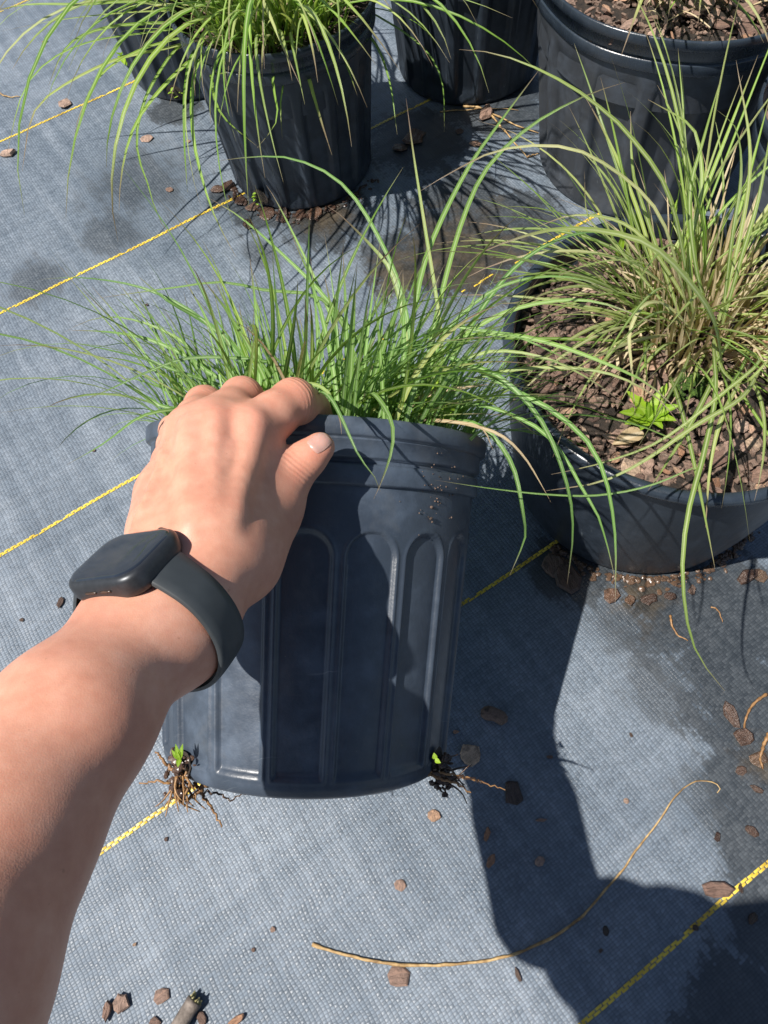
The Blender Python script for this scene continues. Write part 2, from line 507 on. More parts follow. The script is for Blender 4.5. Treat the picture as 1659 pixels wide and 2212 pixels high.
# yellow guide threads: three warp tapes that surface alternately
ca, sa = math.cos(LINE_A), math.sin(LINE_A)
silted = (gz(700, 800)[0], gz(1135, 560)[0])
for k in range(-1, 6):
    v0 = LINE_O + 0.305 * k
    m = MB()
    for j in range(2):
        off = (j - 0.5) * 0.0018
        for i in range(-370, 560):
            if (i + j) % 2: continue
            u0 = i * CU
            mid = np.array([u0 * ca - v0 * sa, u0 * sa + v0 * ca])
            if abs(mid[0]) > 1.1 or mid[1] < -0.4 or mid[1] > 2.0: continue
            jit = random.uniform(-0.0003, 0.0003) + 0.0012 * math.sin(u0 * 9 + k) + 0.0005 * math.sin(u0 * 41 + 2 * k)
            if random.random() < 0.03: continue
            if k == 2 and silted[0] < mid[0] < silted[1] and random.random() < 0.85: continue     # buried under silt
            V = []
            for a in (-0.62, -0.3, 0.0, 0.3, 0.62):
                uu = u0 + a * CU * 1.4
                hz = 0.0007 - 0.0012 * a * a
                for s_ in (-1, 1):
                    vv = v0 + off + jit + s_ * 0.00088
                    V.append((uu * ca - vv * sa, uu * sa + vv * ca, hz))
            F = [(2 * q, 2 * q + 2, 2 * q + 3, 2 * q + 1) for q in range(4)]
            m.add(V, F)
    if m.n:
        m.build('yellow_thread', MAT['thread'], ground)


# ------------------------------------------------------------------ pots
class Frame:
    def __init__(s, c, Z, X=None):
        s.c = np.asarray(c, float); s.Z = nrm(Z)
        X = np.array([1.0, 0, 0]) if X is None else np.asarray(X, float)
        s.X = nrm(X - s.Z * (X @ s.Z)); s.Y = np.cross(s.Z, s.X)

    def w(s, P):
        P = np.asarray(P, float)
        return s.c + P[..., 0:1] * s.X + P[..., 1:2] * s.Y + P[..., 2:3] * s.Z


def lathe(fr, prof, n, fn=None, close=True):
    """prof: rows (radius, z); fn(theta, r, z) gives the radius"""
    prof = np.asarray(prof, float)
    th = np.linspace(0, 2 * math.pi, n, endpoint=False)
    V = []
    for r, z in prof:
        rr = np.full(n, r) if fn is None else fn(th, r, z)
        V.append(np.stack([rr * np.cos(th), rr * np.sin(th), np.full(n, z)], 1))
    V = fr.w(np.concatenate(V))
    F = []
    for j in range(len(prof) - 1):
        for i in range(n):
            F.append((j * n + i, j * n + (i + 1) % n, (j + 1) * n + (i + 1) % n, (j + 1) * n + i))
    return V, F


def smst(x, a, b):
    t_ = np.clip((x - a) / (b - a), 0, 1)
    return t_ * t_ * (3 - 2 * t_)


def make_pot(label, fr, R, rb, h, style, mat, n_panel=16, soil_z=None, phase=0.0, oval=None):
    """a nursery pot standing with its base centre at fr.c"""
    root = empty('nursery_pot', fr.c, label, 'plant pot', 'black nursery pots of grass')
    if style == 'panel':
        per = 44
        zt, zb = h - 0.062, 0.012

        def fn(th, r, z):
            pitch = 2 * math.pi / n_panel
            u = (np.mod(th + phase + pitch / 2, pitch) - pitch / 2) * r
            hw = pitch * r / 2 * 0.80
            if z > zt - hw:
                dz = z - (zt - hw)
                sd_ = np.hypot(u, dz) - hw
            else:
                sd_ = np.abs(u) - hw
            if z < zb + 0.004: sd_ = np.maximum(sd_, zb - z)
            rec = smst(-sd_, -0.0002, 0.0014) * 0.0024
            bead = 0.0008 * np.exp(-((sd_ - 0.0013) / 0.0009) ** 2)
            return r - rec + bead
        zs = np.concatenate([np.linspace(0.006, zb + 0.006, 8), np.linspace(zb + 0.008, zt - 0.022, 14), np.linspace(zt - 0.0205, zt + 0.004, 18), [h - 0.050, h - 0.0372]])
    else:
        per = 18

        def fn(th, r, z):
            if style == 'plain': return np.full_like(th, r)
            pitch = 2 * math.pi / n_panel
            u = (np.mod(th + phase + pitch / 2, pitch) - pitch / 2) / (pitch / 2)
            a = smst(np.array([h - 0.045 - z]), 0.0, 0.03)[0] * smst(np.array([z]), 0.0, 0.02)[0]
            prof_ = smst(1 - np.abs(u), 0.22, 0.42)
            return r - (0.0085 if R > 0.145 else 0.0055) * a * prof_
        zs = np.linspace(0.006, h - 0.0372, 18)
    rw = lambda z: rb + (R - 0.008 - rb) * (z / (h - 0.0372))
    if style == 'plain':
        # squat pot with rounded shoulders at the foot and one rolled lip
        rw = lambda z: rb + (R - 0.006 - rb) * (1 - (1 - np.clip(z / h, 0, 1)) ** 2.1)
        zs = np.concatenate([np.linspace(0.006, 0.05, 10), np.linspace(0.06, h - 0.012, 10)])
    prof = [(0.0005, 0.003), (rb - 0.014, 0.003), (rb - 0.010, 0.0), (rb - 0.004, 0.0), (rb - 0.0012, 0.002)] + [(rw(z), z) for z in zs]
    V, F = lathe(fr, prof, n_panel * per, lambda th, r, z: fn(th, r, z) if z > 0.0061 else np.full_like(th, r))
    obj('wall', V, F, mat, root)
    # the lip and the two bands under it, then the inside face of the wall
    if style == 'plain':
        lip = [(rw(h - 0.012), h - 0.0122), (R - 0.004, h - 0.011), (R + 0.0005, h - 0.009), (R + 0.002, h - 0.005), (R + 0.0012, h - 0.001), (R - 0.002, h + 0.0008), (R - 0.006, h), (R - 0.0075, h - 0.003), (R - 0.008, h - 0.02)]
        ins = [(R - 0.0085, h - 0.021), (R - 0.010, h - 0.022), (R - 0.0105, h - 0.030), (R - 0.0125, h - 0.031), (R - 0.0135, h - 0.045), (R - 0.016, h - 0.046), (R - 0.022, h - 0.09)]
    else:
        lip = [(R - 0.0083, h - 0.0372), (R - 0.0052, h - 0.0365), (R - 0.0045, h - 0.0355), (R - 0.0044, h - 0.0265), (R - 0.0048, h - 0.0250), (R - 0.0072, h - 0.0246), (R - 0.0074, h - 0.0225), (R - 0.0044, h - 0.0218), (R - 0.0036, h - 0.0208),
               (R - 0.0034, h - 0.0110), (R - 0.0010, h - 0.0104), (R, h - 0.0094), (R + 0.0004, h - 0.0015), (R - 0.0004, h - 0.0003), (R - 0.0016, h), (R - 0.0028, h - 0.0006), (R - 0.0034, h - 0.012)]
        ins = [(R - 0.0036, h - 0.0122), (R - 0.0075, h - 0.024), (R - 0.011, h - 0.05), (R - 0.014, h - 0.08)]
    wa = 2.6 if R > 0.145 else 1.0
    wav = (lambda th, r, z: r + wa * (0.0006 * np.sin(3 * th + phase) + 0.0004 * np.sin(7 * th + 2 * phase)))
    V, F = lathe(fr, lip, 180, wav)
    obj('rim', V, F, mat if style == 'panel' else MAT['pot_rim'], root)
    V, F = lathe(fr, ins, 120, wav)
    obj('inner_wall', V, F, mat, root)
    # potting soil
    sz = h - 0.028 if soil_z is None else soil_z
    rs = R - 0.0095
    V, F = [(0, 0, sz)], []
    nr, na = 14, 48
    for i in range(1, nr + 1):
        for k in range(na):
            a = 2 * math.pi * k / na
            r = rs * i / nr * (1.02 if i == nr else 1)
            V.append((r * math.cos(a), r * math.sin(a), sz + random.uniform(-0.003, 0.003) + (0.004 * math.sin(5 * a + 9 * r * 10))))
    for k in range(na):
        F.append((0, 1 + k, 1 + (k + 1) % na))
    for i in range(nr - 1):
        for k in range(na):
            F.append((1 + i * na + k, 1 + (i + 1) * na + k, 1 + (i + 1) * na + (k + 1) % na, 1 + i * na + (k + 1) % na))
    soil = obj('potting_soil', fr.w(np.array(V)), F, MAT['soil'], root)
    return root, soil, sz


# ------------------------------------------------------------------ bark chips
def chip_mesh(name, rs, kind, mat):
    """an irregular flake of bark about 1 m long (scaled per use), broken edges, uneven top"""
    r_ = random.Random(rs)
    n = r_.choice([6, 7, 8, 9])
    asp = r_.uniform(0.5, 0.85) if kind == 'flake' else r_.uniform(0.2, 0.34)
    ang = sorted((2 * math.pi * (k + r_.uniform(-0.33, 0.33)) / n) for k in range(n))
    ring = [(0.5 * math.cos(a) * r_.uniform(0.72, 1.08), 0.5 * asp * math.sin(a) * r_.uniform(0.72, 1.1)) for a in ang]
    th = r_.uniform(0.06, 0.13) if kind == 'flake' else r_.uniform(0.09, 0.16)
    bend = r_.uniform(-0.25, 0.25)
    V, F = [], []
    for lv, (zz, sc_) in enumerate(((0, 0.9), (0.45, 1.0), (1.0, 0.84))):
        for (x, y) in ring:
            j = r_.uniform(0.93, 1.05)
            V.append((x * sc_ * j, y * sc_ * j, th * zz * r_.uniform(0.8, 1.2) + bend * x * x))
    for lv in range(2):
        for k in range(n):
            F.append((lv * n + k, lv * n + (k + 1) % n, (lv + 1) * n + (k + 1) % n, (lv + 1) * n + k))
    V.append((r_.uniform(-0.08, 0.08), 0, th * r_.uniform(0.9, 1.25)))
    for k in range(n):
        F.append((2 * n + k, 2 * n + (k + 1) % n, 3 * n))
    F.append(tuple(range(n - 1, -1, -1)))
    return mesh_data(name, V, F, mat, False)


CHIP = {'flake': [chip_mesh('bark_flake', 100 + i, 'flake', MAT['bark']) for i in range(14)],
        'stick': [chip_mesh('bark_stick', 200 + i, 'stick', MAT['bark']) for i in range(7)],
        'wet': [chip_mesh('wet_bark_flake', 300 + i, 'flake', MAT['wet_bark']) for i in range(8)]}


def put_mesh(name, me, loc, rot, scale, parent=None):
    o = bpy.data.objects.new(name, me)
    col.objects.link(o)
    o.rotation_mode = 'QUATERNION'
    o.rotation_quaternion = rot
    if parent is not None:
        o.parent = parent
        loc = np.asarray(loc) - root_loc(parent)
    o.location = Vector(loc)
    o.scale = scale if hasattr(scale, '__len__') else (scale,) * 3
    return o


def frame_quat(fr):
    return Matrix(((fr.X[0], fr.Y[0], fr.Z[0]), (fr.X[1], fr.Y[1], fr.Z[1]), (fr.X[2], fr.Y[2], fr.Z[2]))).to_quaternion()


def mulch(fr, soil, R, sz, count, smin, smax, keep=None, seed=1):
    r_ = random.Random(seed)
    q0 = frame_quat(fr)
    k = 0
    tries = 0
    while k < count and tries < count * 12:
        tries += 1
        rr = R * math.sqrt(r_.random())
        a = r_.uniform(0, 2 * math.pi)
        p = fr.w(np.array([rr * math.cos(a), rr * math.sin(a), sz + r_.uniform(0.0, 0.007)]))
        if keep is not None and not keep(p): continue
        s = smin + (smax - smin) * r_.random() ** 1.8
        me = r_.choice(CHIP['flake'] * 3 + CHIP['stick'] * 4)
        from mathutils import Euler
        q = q0 @ Euler((r_.gauss(0, 0.34), r_.gauss(0, 0.34), r_.uniform(0, 6.28))).to_quaternion()
        put_mesh('bark_chip', me, p, q, s * 1.25, soil)
        k += 1
    # crumbs between the chips
    mV, mF, nn = [], [], 0
    for i in range(count * 9):
        rr = R * 1.05 * math.sqrt(r_.random()); a = r_.uniform(0, 6.283)
        p = fr.w(np.array([rr * math.cos(a), rr * math.sin(a), sz + r_.uniform(-0.001, 0.003)]))
        s = r_.uniform(0.0025, 0.0075); b1, b2 = r_.uniform(0.4, 1), r_.uniform(0.25, 0.6)
        ya = r_.uniform(0, 6.283)
        ex = (fr.X * math.cos(ya) + fr.Y * math.sin(ya)) * s; ey = (fr.Y * math.cos(ya) - fr.X * math.sin(ya)) * s * b1; ez = (fr.Z + fr.X * r_.gauss(0, .4) + fr.Y * r_.gauss(0, .4)) * s * b2
        for (u_, v_, w_) in ((-.5, -.4, 0), (.5, -.5, 0), (.4, .5, 0), (-.5, .4, 0), (-.35, -.35, 1), (.4, -.3, .9), (.35, .4, 1), (-.4, .3, .8)):
            mV.append(p + ex * u_ + ey * v_ + ez * w_)
        mF += [tuple(nn + t_ for t_ in f) for f in ((4, 5, 6, 7), (0, 1, 5, 4), (1, 2, 6, 5), (2, 3, 7, 6), (3, 0, 4, 7))]
        nn += 8
    o = obj('bark_fines', mV, mF, MAT['fines'], soil, False)
    o['kind'] = 'stuff'


# ------------------------------------------------------------------ grass blades
def ribbon(P, side, width, fold=0.28, base=0.75):
    """blade mesh along P; side: vectors across the blade"""
    P = np.asarray(P, float)
    n = len(P)
    s = np.linspace(0, 1, n)
    wd = width * np.minimum(1, base + (1 - base) * s / 0.25) * (1 - np.clip((s - 0.45) / 0.55, 0, 1) ** 1.5 * 0.955)
    T = np.gradient(P, axis=0)
    T /= np.linalg.norm(T, axis=1)[:, None] + 1e-12
    side = side - T * np.sum(side * T, 1)[:, None]
    side /= np.linalg.norm(side, axis=1)[:, None] + 1e-12
    nor = np.cross(side, T)
    V, uv = [], []
    for i in range(n):
        hw = wd[i] / 2
        V += [P[i] - side[i] * hw + nor[i] * hw * fold, P[i], P[i] + side[i] * hw + nor[i] * hw * fold]
        uv += [(0, s[i]), (0.5, s[i]), (1, s[i])]
    F = []
    for i in range(n - 1):
        a = 3 * i
        F += [(a, a + 1, a + 4, a + 3), (a + 1, a + 2, a + 5, a + 4)]
    return V, F, uv


def grow(b, axis, phi_dir, th0, th1, L, n=13, grav=0.0, power=1.4, wob=0.05, r_=random):
    """a blade from b that leans from th0 to th1 away from the axis towards phi_dir"""
    axis = nrm(axis)
    out = nrm(phi_dir - axis * (phi_dir @ axis))
    cross = np.cross(axis, out)
    P = [np.asarray(b, float)]
    ds = L / (n - 1)
    sw = r_.uniform(-wob, wob)
    for i in range(1, n):
        s = i / (n - 1)
        th = th0 + (th1 - th0) * s ** power
        d = axis * math.cos(th) + out * math.sin(th) + cross * sw * s * 2
        d = d + np.array([0, 0, -1.0]) * grav * s * s
        P.append(P[-1] + nrm(d) * ds)
    P = np.array(P)
    tw = r_.uniform(-0.9, 0.9)
    side = []
    for i in range(n):
        T_ = nrm(P[min(i + 1, n - 1)] - P[max(i - 1, 0)])
        s0 = nrm(cross - T_ * (cross @ T_))
        n0 = np.cross(T_, s0)
        a = tw * (i / (n - 1)) + r_.uniform(-0.02, 0.02)
        side.append(s0 * math.cos(a) + n0 * math.sin(a))
    return P, np.array(side)


def traced(pts, n=18, roll=0.0):
    """a blade through points (x, y, d), root first"""
    P = spline([at(*p) for p in pts], n)
    T = np.gradient(P, axis=0)
    T /= np.linalg.norm(T, axis=1)[:, None]
    ref = nrm(-FW * 0.75 + np.array([0, 0, 0.6]))     # the upper face looks to the sky and the walker
    side = np.cross(T, ref)
    side /= np.linalg.norm(side, axis=1)[:, None] + 1e-9
    nor = np.cross(side, T)
    a = np.linspace(roll, roll + random.uniform(-0.7, 0.7), n)[:, None]
    return P, side * np.cos(a) + nor * np.sin(a)


def add_blade(parent, P, side, width, mat, name='blade', fold=0.28):
    V, F, uv = ribbon(P, side, width, fold)
    return obj(name, V, F, mat, parent, True, uv)


# ------------------------------------------------------------------ the pots in place
UPZ = np.array([0, 0, 1.0])
# the lifted pot: tipped away, hanging by its near rim
HB = np.array([-0.0725, 0.1071, 0.1381])
HAX = nrm(np.array([-0.0365, 0.2945, 0.2314]) - HB)
HN = nrm([0.08848741, -0.45587136, 0.88563609])
HH = 0.2118
held_fr = Frame(HB, HAX, HN)
held, held_soil, held_sz = make_pot('scuffed black pot with arched panels, lifted and tipped by a hand', held_fr, 0.112, 0.0920, HH, 'panel', MAT['pot_held'], 17, HH - 0.022, phase=0.05)
mulch(held_fr, held_soil, 0.09, held_sz, 40, 0.010, 0.022, None, 5)

potA_c = np.array([-0.046, 0.882, 0.0])
potA_fr = Frame(potA_c, UPZ)
potA, soilA, szA = make_pot('black pot with overhanging green grass, in front of the half hidden pot at left', potA_fr, 0.113, 0.090, 0.212, 'flute', MAT['pot'], 16, 0.190, phase=0.1)
mulch(potA_fr, soilA, 0.098, szA, 60, 0.008, 0.02, None, 6)

potC_c = np.array([0.372, 0.815, 0.0])
potC_fr = Frame(potC_c, UPZ)
potC, soilC, szC = make_pot('large black pot with wavy double rim and bark mulch, at the top right', potC_fr, 0.150, 0.118, 0.232, 'flute', MAT['pot_matte'], 14, 0.207, phase=0.0)
mulch(potC_fr, soilC, 0.134, szC, 220, 0.010, 0.030, None, 7)

potD_c = np.array([0.249, 0.366, 0.0])
potD_fr = Frame(potD_c, UPZ)
potD, soilD, szD = make_pot('squat smooth black pot with rolled lip and bark mulch, at the right', potD_fr, 0.139, 0.113, 0.192, 'plain', MAT['pot'], 16, 0.168, phase=0.4)
mulch(potD_fr, soilD, 0.124, szD, 298, 0.007, 0.022, lambda p: p[1] < 0.45, 8)

potB_c = np.array([0.198, 1.045, 0.0])
potB_fr = Frame(potB_c, UPZ)
potB, soilB, szB = make_pot('black pot cut off by the top edge, between the two grassy pots', potB_fr, 0.118, 0.095, 0.22, 'flute', MAT['pot'], 16, phase=0.2)

potF_c = np.array([-0.187, 1.130, 0.0])
potF_fr = Frame(potF_c, UPZ)
potF, soilF, szF = make_pot('black pot half hidden behind the overhanging grass at the top left', potF_fr, 0.113, 0.090, 0.212, 'flute', MAT['pot'], 16, phase=0.3)

potE_c = np.array([0.497, 0.582, 0.0])
potE_fr = Frame(potE_c, UPZ)
potE, soilE, szE = make_pot('black pot showing only a sliver of rim at the right edge', potE_fr, 0.113, 0.088, 0.20, 'flute', MAT['pot_matte'], 16, phase=0.3)
mulch(potE_fr, soilE, 0.098, szE, 60, 0.008, 0.02, None, 9)

# ------------------------------------------------------------------ the person whose hand holds the pot
def cone(p, a, b, ra, rb):
    a = np.asarray(a, np.float32); b = np.asarray(b, np.float32)
    ba = b - a
    L2 = float(ba @ ba) + 1e-12
    t_ = np.clip(((p - a) @ ba) / L2, 0, 1)
    q = p - a - t_[:, None] * ba
    return np.sqrt(np.einsum('ij,ij->i', q, q)) - (ra + (rb - ra) * t_)


def smin(a, b, k):
    h_ = np.maximum(k - np.abs(a - b), 0) / k
    return np.minimum(a, b) - h_ * h_ * k * 0.25


def camdir(x, y, z):
    return nrm(RT * x + UP * y - FW * z)


E2 = camdir(0.86, 0.12, 0.49)            # across the wrist, towards the thumb
E1 = camdir(0.40, 0.56, -0.72)
E1 = nrm(E1 - E2 * (E1 @ E2))            # along the arm, towards the hand
E3 = nrm(np.cross(E2, E1))               # out of the back of the wrist
WS = at(258, 1196, 0.316)                # middle of the watch face
WC = WS - E3 * 0.0388 - E2 * 0.0020                    # middle of the wrist
J = dict(
    I0=at(500, 1175, 0.358), I1=at(545, 930, 0.382), I2=at(634, 867, 0.404), I3=at(673, 886, 0.428), I4=at(690, 930, 0.436),
    M0=at(452, 1180, 0.347), M1=at(464, 924, 0.382), M2=at(523, 861, 0.415), M3=at(560, 893, 0.443), M4=at(578, 945, 0.448),
    R0=at(404, 1175, 0.350), R1=at(408, 938, 0.390), R2=at(442, 876, 0.428), R3=at(478, 908, 0.455), R4=at(492, 955, 0.459),
    P0=at(372, 1165, 0.360), P1=at(378, 1000, 0.405), P2=at(378, 930, 0.452), P3=at(412, 935, 0.472), P4=at(428, 975, 0.475),
    T0=at(524, 1215, 0.366), T1=at(591, 1098, 0.3845), T2=at(638, 1016, 0.389), T3=at(691, 966, 0.390))
FA = [WC, at(308, 1372, 0.324), at(150, 1560, 0.285), at(-28, 1815, 0.252), at(-195, 2150, 0.215), at(-340, 2500, 0.19)]
ELB = nrm(FA[5] - FA[4]) * 0.045 + FA[5]
SHO = np.array([-0.235, -0.225, 0.80])
BODY = [  # torso, head, other arm, hips and legs, bent over the pots, behind the camera
    (SHO, (0.10, -0.26, 0.83), 0.062, 0.062, 0.05),
    ((-0.12, -0.30, 0.80), (-0.06, -0.62, 0.80), 0.125, 0.125, 0.08),
    ((0.03, -0.30, 0.80), (0.04, -0.62, 0.80), 0.125, 0.125, 0.08),
    ((-0.05, -0.22, 0.84), (-0.05, -0.15, 0.93), 0.055, 0.05, 0.04),
    ((-0.05, -0.13, 0.99), (-0.05, -0.16, 1.07), 0.080, 0.088, 0.03),
    ((0.10, -0.26, 0.83), (0.24, -0.36, 0.60), 0.055, 0.042, 0.05),
    ((0.24, -0.36, 0.60), (0.19, -0.46, 0.40), 0.042, 0.028, 0.02),
    ((0.19, -0.46, 0.40), (0.185, -0.48, 0.33), 0.030, 0.022, 0.015),
    ((-0.10, -0.66, 0.78), (-0.17, -0.46, 0.45), 0.095, 0.060, 0.05),
    ((-0.17, -0.46, 0.45), (-0.17, -0.62, 0.08), 0.055, 0.038, 0.03),
    ((-0.17, -0.62, 0.055), (-0.18, -0.42, 0.035), 0.040, 0.035, 0.03),
    ((0.10, -0.66, 0.78), (0.19, -0.46, 0.45), 0.095, 0.060, 0.05),
    ((0.19, -0.46, 0.45), (0.19, -0.62, 0.08), 0.055, 0.038, 0.03),
    ((0.19, -0.62, 0.055), (0.20, -0.42, 0.035), 0.040, 0.035, 0.03),
]


def lens(p, a, b, ra, rb, e):
    return cone(p, np.asarray(a) + 0, b, ra, rb)


RELIEF = []


def arm_sdf(p):
    # forearm: two bones' worth of muscle side by side, so the section is flat like a wrist
    d = None
    R1_ = [0.0164, 0.0170, 0.0202, 0.0243, 0.0275, 0.0285]
    off = [0.0058, 0.0062, 0.0065, 0.0045, 0.002, 0.0]
    for i in range(5):
        for s_ in (-1, 1):
            c_ = cone(p, FA[i] + E2 * off[i] * s_, FA[i + 1] + E2 * off[i + 1] * s_, R1_[i], R1_[i + 1])
            d = c_ if d is None else smin(d, c_, 0.022)
    d = smin(d, cone(p, FA[5], ELB, 0.030, 0.031), 0.02)
    d = smin(d, cone(p, ELB, SHO * 0.35 + ELB * 0.65, 0.031, 0.038), 0.03)
    d = smin(d, cone(p, SHO * 0.35 + ELB * 0.65, SHO, 0.042, 0.050), 0.03)
    # ulna head
    d = smin(d, cone(p, WC - E2 * 0.022 + E3 * 0.006, WC - E2 * 0.022 + E3 * 0.006 + E1 * 0.006, 0.0125, 0.011), 0.010)
    # carpus
    for a in (-1, 0, 1):
        d = smin(d, cone(p, WC + E2 * 0.010 * a, (J['I0'], J['M0'], J['P0'])[1 - a], 0.0185, 0.0165), 0.020)
    # metacarpals
    for n0, n1, r0, r1 in (('I0', 'I1', 0.0145, 0.0108), ('M0', 'M1', 0.0148, 0.0112), ('R0', 'R1', 0.0145, 0.0105), ('P0', 'P1', 0.0150, 0.0108)):
        d = smin(d, cone(p, J[n0], J[n1], r0, r1), 0.016)
    # palm flesh under them, hypothenar edge
    d = smin(d, cone(p, J['M0'] + FW * 0.012, J['M1'] * 0.6 + J['R1'] * 0.4 + FW * 0.010, 0.014, 0.010), 0.02)
    d = smin(d, cone(p, at(352, 1150, 0.371), at(346, 1075, 0.388), 0.0115, 0.0112), 0.018)
    # thumb: metacarpal, first web muscle
    d = smin(d, cone(p, J['T0'], J['T1'], 0.0165, 0.0128), 0.018)
    d = smin(d, cone(p, at(552, 1115, 0.3785), at(570, 1012, 0.3865), 0.0132, 0.0094), 0.016)
    d = smin(d, cone(p, J['T1'], J['T2'], 0.0120, 0.0094), 0.010)
    tm = J['T2'] * 0.45 + J['T3'] * 0.55
    d = smin(d, cone(p, J['T2'], tm, 0.0093, 0.0087), 0.006)
    d = smin(d, cone(p, tm, J['T3'], 0.0087, 0.0077), 0.004)
    # fingers
    for f, r in (('I', (0.0124, 0.0117, 0.0100, 0.0082)), ('M', (0.0121, 0.0113, 0.0096, 0.0080)), ('R', (0.0116, 0.0106, 0.0090, 0.0074)), ('P', (0.0104, 0.0088, 0.0078, 0.0066))):
        fd = None
        for k in range(1, 4):
            a, b = J[f + str(k)], J[f + str(k + 1)]
            mid_ = (a + b) / 2
            ra, rb_ = r[k - 1], r[k]
            for (q0, q1, s0, s1) in ((a, mid_, ra, (ra + rb_) / 2 * 0.985), (mid_, b, (ra + rb_) / 2 * 0.985, rb_)):
                c_ = cone(p, q0, q1, s0, s1)
                fd = c_ if fd is None else smin(fd, c_, 0.004)
        d = smin(d, fd, 0.0070)
    # knuckle heads, tendons, veins: low relief on the back of the hand
    if RELIEF:
        i_ = np.nonzero(np.abs(d) < 0.012)[0]
        if len(i_):
            q_, e_ = p[i_], d[i_]
            for a, b, ra, rb_, k, c_, rr_ in RELIEF:
                j_ = np.nonzero(np.einsum('ij,ij->i', q_ - c_, q_ - c_) < rr_)[0]
                if len(j_): e_[j_] = smin(e_[j_], cone(q_[j_], a, b, ra, rb_), k)
            d[i_] = e_
    return d


def to_skin(P, dirs, step=40):
    """push points along dirs until they touch the skin"""
    P = np.asarray(P, np.float32).copy(); dirs = np.asarray(dirs, np.float32)
    for _ in range(step):
        d = arm_sdf(P)
        P = P + dirs * np.clip(d, -0.004, 0.01)[:, None] * 0.8
    return P.astype(float)



def on_skin(x, y, deep):
    """the spot of the skin seen at (x, y), then `deep` metres under it"""
    ray_ = nrm(at(x, y, 1.0) - EYE)
    q = to_skin((EYE + ray_ * 0.20)[None], ray_[None], 60)[0]
    return q + ray_ * deep


_rel = []
for path, rad, deep, k in (
        ([(548, 912), (535, 985), (512, 1060), (492, 1130)], 0.0036, 0.0030, 0.008), ([(466, 905), (462, 985), (457, 1060), (452, 1130)], 0.0036, 0.0030, 0.008), ([(408, 920), (412, 1000), (414, 1080), (414, 1140)], 0.0032, 0.0027, 0.008),
        ([(295, 1130), (330, 1058), (347, 1004), (358, 962)], 0.0017, 0.0006, 0.004), ([(350, 985), (392, 1006), (430, 968)], 0.0016, 0.0007, 0.004), ([(440, 1120), (452, 1048), (488, 1010), (500, 965)], 0.0016, 0.0006, 0.004)):
    Q = [on_skin(x, y, deep) for x, y in path]
    Q = spline(Q, 2 * len(Q))
    Q = np.array([on_skin(*prj(q), deep) for q in Q])
    for a_, b_ in zip(Q[:-1], Q[1:]):
        _rel.append((a_, b_, rad, rad, k))
RELIEF += [(a, b, ra, rb_, k, ((a + b) / 2).astype(np.float32), (np.linalg.norm(b - a) / 2 + ra + k + 0.013) ** 2) for a, b, ra, rb_, k in _rel]


def body_sdf(p):
    d = arm_sdf(p)
    for a, b, ra, rb_, k in BODY:
        d = smin(d, cone(p, a, b, ra, rb_), k)
    return d


def cloth_sdf(p, idx, extra):
    d = None
    for i in idx:
        a, b, ra, rb_, k = BODY[i]
        c_ = cone(p, a, b, ra, rb_)
        d = c_ if d is None else smin(d, c_, k)
    for a, b, ra, rb_ in extra:
        d = smin(d, cone(p, a, b, ra, rb_), 0.03)
    return d - 0.008


